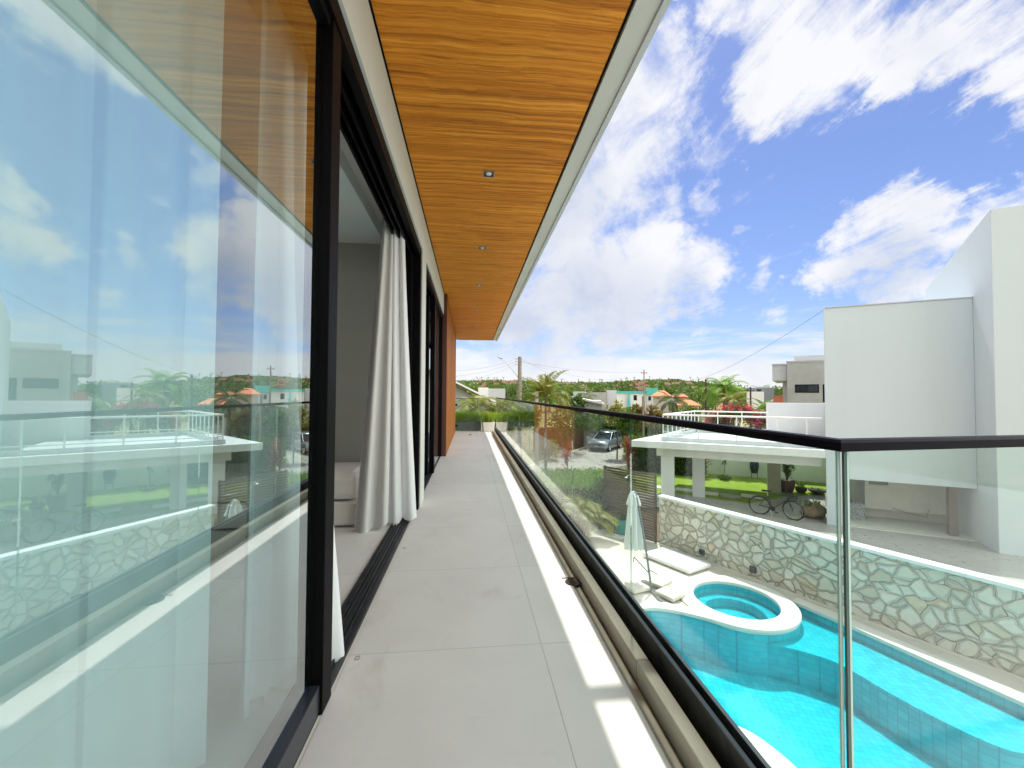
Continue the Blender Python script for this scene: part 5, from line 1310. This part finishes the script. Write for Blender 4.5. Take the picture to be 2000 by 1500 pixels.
wire(at(1258, 726, 64), ptop-Vector((0, 0, .5)), .5, 'overhead wire between the thin distant pole and the thick wooden power pole', .014)
for k, (py, lb) in enumerate(((715, 'topmost overhead wire running from the wooden power pole towards the house'), (728, 'second overhead wire below the topmost, running to the house side'), (744, 'lowest overhead wire running from the wooden power pole to the house side'))):
    wire(ptop - pr4*.42 - Vector((0, 0, .2+.3*k)), at(830, py+8, 34), .5, lb, .012)
wire(ptop-Vector((0, 0, .1)), at(1130, 752, 70), .3, 'overhead wire sloping down right from the top of the wooden power pole', .012)
wire(ptop-Vector((0, 0, .4)), at(1200, 742, 80), .6, 'overhead wire sloping gently right above the wind-swept palm', .012)
wire(ptop-Vector((0, 0, .9)), at(1035, 770, 27), .1, 'short steep stay wire beside the wooden power pole', .012)

# ------------------------------------------------------------------ houses beyond the street
CF = [1.0]
def frame_at(px, D, rz=None):
    CF[0] = cos(math.atan((px-1000)/F))**2
    g = ground_at(px, D); v = at(px, 771, D)-EYE; a = atan2(v.y, v.x) - pi/2 if rz is None else rz; return Matrix.Translation(g) @ Matrix.Rotation(a, 4, 'Z'), g
def pxw(px, D): return px/F*D*CF[0]
def simple_house(label, px, D, blocks, cat='house', extra=None, rz=None):
    """blocks: (px0, px1, ytop, depth, material); each runs from the ground up; local x to the right, y away"""
    M_, g = frame_at(px, D, rz); t = thing('distant_house', label, cat); t.matrix_world = M_
    for i, (x0, x1, yt, dp, mt, y0) in enumerate(blocks):
        mb = MB(); mb.box(pxw(x0-px, D), pxw(x1-px, D), y0, y0+dp, -.5, zat(px, yt, D)-g.z); mb.build('wall', mt, t, .02)
    return t, M_, g
def win(t, px, D, g, x0, x1, y0, y1, yoff, mat=darkglass, fr=None):
    mb = MB(); X0, X1, Z0, Z1 = pxw(x0-px, D), pxw(x1-px, D), zat(px, y1, D)-g.z, zat(px, y0, D)-g.z
    mb.box(X0, X1, yoff-.02, yoff+.05, Z0, Z1); f = mb.build('window', fr or black, t)
    mb = MB(); w_ = .07*(Z1-Z0)+.02; mb.box(X0+w_, (X0+X1)/2-.02, yoff-.026, yoff-.021, Z0+w_, Z1-w_); mb.box((X0+X1)/2+.02, X1-w_, yoff-.026, yoff-.021, Z0+w_, Z1-w_); mb.build('pane', mat, f)
def hip_roof(t, px, D, g, x0, x1, yeave, yridge, y0, dp, mat, ridge=.3):
    X0, X1, Z0, Z1 = pxw(x0-px, D), pxw(x1-px, D), zat(px, yeave, D)-g.z, zat(px, yridge, D)-g.z; W_ = X1-X0; ym = y0+dp/2
    a = [(X0, y0, Z0), (X1, y0, Z0), (X1, y0+dp, Z0), (X0, y0+dp, Z0)]; r0, r1 = (X0+W_*(.5-ridge/2), ym, Z1), (X0+W_*(.5+ridge/2), ym, Z1)
    mb = MB(); mb.face([a[0], a[1], r1, r0]); mb.face([a[1], a[2], r1]); mb.face([a[2], a[3], r0, r1]); mb.face([a[3], a[0], r0]); mb.face(a[::-1])
    b = [(x, y, z-.12) for x, y, z in a]; mb.grid([b, a], 0, False, True); mb.face(b[::-1]); return mb.build('roof', mat, t)
# tiled house just beyond the balcony end: its verge slopes down to the right
D = 22.0; M_, g = frame_at(925, D); t = thing('tiled_house', 'grey rendered house with a brown tiled gable roof beyond the balcony end', 'house'); t.matrix_world = M_
def lp(px, py, px0=925): return pxw(px-px0, D), zat(px0, py, D)-g.z
e0, e1 = lp(842, 722), lp(985, 793)
mb = MB(); mb.prism([(0, 0)], 0, 0) if False else None
P = [(lp(800, 760)[0], -.5), (e1[0]-.3, -.5), (e1[0]-.3, e1[1]-.25), (e0[0], e0[1]-.15), (lp(800, 745)[0], lp(800, 745)[1])]
i = len(mb.v); fr_ = [(x, 0, z) for x, z in P]; bk_ = [(x, 8, z) for x, z in P]; mb.grid([fr_, bk_], 0, False, True); mb.face(fr_); mb.face(bk_[::-1]); mb.build('wall', greyconc, t)
mb = MB(); 
for (A_, B_) in (((e0[0], e0[1]), (e1[0]+.25, e1[1]-.12)), ((e0[0], e0[1]), (lp(760, 760)[0], lp(760, 760)[1]))):
    s = [(A_[0], -.5, A_[1]), (B_[0], -.5, B_[1]), (B_[0], 8.4, B_[1]), (A_[0], 8.4, A_[1])]; s2 = [(x, y, z-.14) for x, y, z in s]; mb.face(s); mb.face(s2[::-1]); mb.grid([s2, s], 0, False, True)
mb.build('roof', darkroof, t)
mb = MB(); mb.prism([(e0[0], 0)], 0, 0) if False else None
s = [(e0[0], -.56, e0[1]+.03), (e1[0]+.25, -.56, e1[1]-.09), (e1[0]+.25, -.50, e1[1]-.09), (e0[0], -.50, e0[1]+.03)]; s2 = [(x, y, z-.10) for x, y, z in s]; mb.face(s); mb.face(s2[::-1]); mb.grid([s2, s], 0, False, True); mb.build('verge_board', white, t)
simple_house('white flat-roofed boxy house behind the tiled gable house', 952, 46, [(934, 954, 757, 6, white, 0), (954.3, 987, 759, 7, lightgrey, .3)])
D = 40; t, M_, g = simple_house('long low house with a pale sloping roof right of the dark trees', 1146, D, [(1118, 1176, 783, 7, greyconc, .4)])
X0, X1 = pxw(1114-1146, D), pxw(1182-1146, D); Z0, Z1 = zat(1146, 774, D)-g.z, zat(1146, 788, D)-g.z
mb = MB(); s = [(X0, 0, Z0), (X1, 0, Z1), (X1, 8, Z1), (X0, 8, Z0)]; s2 = [(x, y, z-.15) for x, y, z in s]; mb.face(s); mb.face(s2[::-1]); mb.grid([s2, s], 0, False, True); mb.build('roof', principled('pale_roof', (.55, .52, .48), .8, var=.1), t)
t, M_, g = simple_house('plain pale grey block house left of the turquoise house', 1178, 92, [(1118, 1142, 765, 8, lightgrey, .2), (1142.5, 1185, 766.5, 8, greyconc, 0), (1185.5, 1205, 762, 9, lightgrey, .4)])
D = 80; t, M_, g = simple_house('turquoise and white house with flat turquoise roof parapets', 1245, D, [(1204, 1262, 768, 9, white, 0), (1262.4, 1284, 770, 8, lightgrey, -.3)])
mb = MB()
for x0, x1, y0, y1, o_ in ((1203, 1262, 764, 768.5, -.2), (1262.3, 1284.5, 758.5, 770.5, -.5)): mb.box(pxw(x0-1245, D), pxw(x1-1245, D), o_, o_+9.3, zat(1245, y1, D)-g.z, zat(1245, y0, D)-g.z)
mb.build('parapet', turq, t); win(t, 1245, D, g, 1237.5, 1244, 772, 782, 0); win(t, 1245, D, g, 1266, 1271, 774, 782, -.3)
mb = MB(); s = [(pxw(1221-1245, D), -.6, 0), (pxw(1232-1245, D), -.6, 0), (pxw(1230-1245, D), -.6, zat(1245, 769, D)-g.z), (pxw(1228-1245, D), -.6, zat(1245, 769, D)-g.z)]; s2 = [(x, y+.5, z) for x, y, z in s]; mb.face(s); mb.face(s2[::-1]); mb.grid([s2, s], 0, False, True); mb.build('outside_stair', turq, t)
D = 58; t, M_, g = simple_house('cream house with bright orange hipped tile roofs', 1310, D, [(1275, 1308, 774, 6, beigewall, .5), (1308.5, 1342, 776, 5, beigewall, 1.2), (1324, 1358, 790, 3.5, beigewall, -2.4)])
hip_roof(t, 1310, D, g, 1270, 1313, 773.5, 762, .0, 7, terracotta, .25); hip_roof(t, 1310, D, g, 1309, 1345, 775, 768, .8, 6, terracotta, .3); hip_roof(t, 1310, D, g, 1320, 1365, 790, 780.5, -2.9, 4.5, terracotta, .3)
D = 90; t, M_, g = simple_house('distant white modern house with a dark upper storey', 1480, D, [(1458, 1492, 765, 8, white, 0), (1462, 1512, 757, 9, principled('slate_blue_wall', (.20, .22, .25), .7), 1.2)])
win(t, 1480, D, g, 1478, 1487, 760, 764.5, 1.2)
D = 30; t = thing('red_wall', 'small red-orange wall piece between the banana plants and grey house', 'wall'); M_, g = frame_at(1520, D); t.matrix_world = M_
mb = MB(); mb.box(pxw(-10, D), pxw(10, D), 0, .2, -.5, zat(1520, 774, D)-g.z); mb.build('panel', redwall, t); mb = MB(); mb.box(pxw(-10.4, D), pxw(10.4, D), -.03, .23, zat(1520, 774, D)-g.z, zat(1520, 772.5, D)-g.z); mb.build('coping', terracotta, t)
# grey modern house: concrete box, pale cantilevered upper volume, slit windows
D = 34; t = thing('grey_house', 'grey modern concrete house with a pale overhanging box and strip window', 'house'); M_, g = frame_at(1560, D); t.matrix_world = M_
def G(px, py): return pxw(px-1560, D)/cos(0), zat(1560, py, D)-g.z
mb = MB(); mb.box(G(1537, 0)[0], G(1680, 0)[0], 0, 8, -.5, G(0, 706)[1]); mb.build('concrete_wall', greyconc, t, .02)
mb = MB(); mb.box(G(1552, 0)[0], G(1680, 0)[0], 1.5, 7, G(0, 705)[1], G(0, 691)[1]); mb.build('upper_parapet', lightgrey, t, .02)
mb = MB(); mb.box(G(1507, 0)[0], G(1536.7, 0)[0], .25, 7, G(0, 743)[1], G(0, 710)[1]); mb.build('overhanging_box', lightgrey, t, .02)
mb = MB(); mb.box(G(1527, 0)[0], G(1536.6, 0)[0], 1.2, 6, -.5, G(0, 743)[1]-.003); mb.build('recessed_wall', lightgrey, t)
mb = MB(); mb.box(G(1536, 0)[0], G(1681, 0)[0], -.03, 0, G(0, 706)[1]-.06, G(0, 706)[1]+.05); mb.box(G(1506.5, 0)[0], G(1536, 0)[0], .2, .245, G(0, 710)[1]-.06, G(0, 710)[1]+.04); mb.build('flashing', steel, t)
win(t, 1560, D, g, 1553, 1599, 751, 767, 0); win(t, 1560, D, g, 1606, 1616, 751, 785, 0)
# trees around these houses: many of each kind, every one a tree of its own
SRC = []
for s in range(5): SRC.append((clump_crown(2.4, 2.4, 1.9, 26, 18, .55, 300+s), trunk_mb(2.2, .18, 300+s, 4, 1.2)))
mats_ = [L_dark, L_mid, L_dark, L_mid, L_bright]
meshes = []
for (c, tr), mt in zip(SRC, mats_):
    me = []
    for nm, src, m_ in (('crown', c, mt), ('trunk', tr, bark)):
        o = src.build(nm, m_); me.append(o.data); bpy.data.objects.remove(o)
    meshes.append(me)
pc = [palm_crown(2.8, 16, 18, .8, .10, 400+s, (-.3, 1.4), 1.3) for s in range(2)]
pmesh = []
for c in pc:
    o = c.build('crown', L_palm); pmesh.append(o.data); bpy.data.objects.remove(o)
rg = random.Random(77)
GL = {0: 'dark round-crowned tree in the wooded belt before the hills', 1: 'mid green round-crowned tree in the wooded belt before the hills', 4: 'light green round-crowned tree in the wooded belt before the hills'}
cnt = 0
for k in range(190):
    D = rg.uniform(98, 300) if k > 36 else rg.uniform(62, 98)
    px = rg.uniform(860, 1625)
    if D < 98 and (1195 < px < 1365 or 1450 < px < 1520 or 1105 < px < 1210): continue
    g = ground_at(px, D); sc = rg.uniform(.8, 1.35)*(1.0 if D < 98 else 1.25)
    s = rg.randrange(5)
    t = thing('belt_tree', GL.get(s, GL[0] if s == 2 else GL[1]), 'tree', tuple(g), rg.uniform(0, 6.28), 'trees in the wooded belt before the hills'); t.scale = (sc, sc, sc*rg.uniform(.85, 1.1))
    for nm, me in (('crown', meshes[s][0]), ('trunk', meshes[s][1])):
        o = bpy.data.objects.new(nm, me); COL.objects.link(o); o.parent = t
        if nm == 'crown': o.location = (0, 0, 2.9)
for k in range(16):
    D = rg.uniform(70, 190); px = rg.uniform(900, 1500)
    if D < 98 and 1195 < px < 1365: continue
    g = ground_at(px, D); h = rg.uniform(4, 6.5); me = pmesh[k % 2]
    t = palm('belt_palm', 'small coconut palm standing in the wooded belt before the hills', tuple(g), h, me, L_palm, 'palms in the wooded belt', .15)
# the hill's own woodland and its houses
mb = MB(); rg = random.Random(91)
for k in range(5200):
    az = rg.uniform(-9, 42); r = rg.choice((rg.uniform(340, 700), rg.uniform(560, 702)))
    p = hill_point(az, r)
    if p is None: continue
    sz = rg.uniform(2.2, 5.6)
    for j in range(5):
        e = rdir(rg, -.2, 1); leaf(mb, p + e*sz*.5 + Vector((0, 0, sz*.2)), rdir(rg, -.2, .8), rdir(rg), sz*rg.uniform(.7, 1.1), sz*.7)
    if r > 640 and rg.random() < .045:            # tall palms on the crest
        hh = rg.uniform(6, 11); mb.tube([tuple(p), tuple(p+Vector((0, 0, hh)))], .35, 3)
        for j in range(8): leaf(mb, p+Vector((0, 0, hh)), rdir(rg, -.25, .6), Vector((0, 0, 1)), rg.uniform(2.5, 3.8), .9)
tag(mb.build('hill_woodland', L_mid), 'dense dark green woodland covering the far hills', 'woodland', kind='stuff')
hw = MB(); hw.box(-5, 5, -4, 4, -3, 3.0); hro = MB(); a_, b_ = 5.7, 4.8
hro.face([(-a_, -b_, 2.9), (a_, -b_, 2.9), (a_, 0, 5.4), (-a_, 0, 5.4)]); hro.face([(a_, b_, 2.9), (-a_, b_, 2.9), (-a_, 0, 5.4), (a_, 0, 5.4)]); hro.face([(-a_, -b_, 2.9), (-a_, 0, 5.4), (-a_, b_, 2.9)]); hro.face([(a_, -b_, 2.9), (a_, b_, 2.9), (a_, 0, 5.4)]); hro.face([(-a_, -b_, 2.89), (-a_, b_, 2.89), (a_, b_, 2.89), (a_, -b_, 2.89)])
hillwall = principled('hill_house_wall', (.24, .17, .12), .9, var=.15, vscale=.2); hillroof = principled('hill_house_roof', (.19, .095, .06), .9, var=.2, vscale=.3)
o = hw.build('wall', hillwall); wme = o.data; bpy.data.objects.remove(o); o = hro.build('roof', hillroof); rme = o.data; bpy.data.objects.remove(o)
for k in range(84):
    px = rg.choice((rg.uniform(1105, 1190), rg.uniform(1195, 1262), rg.uniform(1285, 1375), rg.uniform(930, 1010)))
    az = math.degrees(math.atan((px-1000)/F)+yaw); p = hill_point(az, rg.uniform(455, 690))
    if p is None: continue
    t = thing('hill_house', 'small terracotta-roofed house among the trees of the far hillside', 'house', tuple(p+Vector((0, 0, -.6))), rg.uniform(-.5, .5), 'houses on the far hillside'); t.scale = (rg.uniform(.5, .85),)*2 + (rg.uniform(.9, 1.3),)
    for nm, me in (('wall', wme), ('roof', rme)):
        c = bpy.data.objects.new(nm, me); COL.objects.link(c); c.parent = t
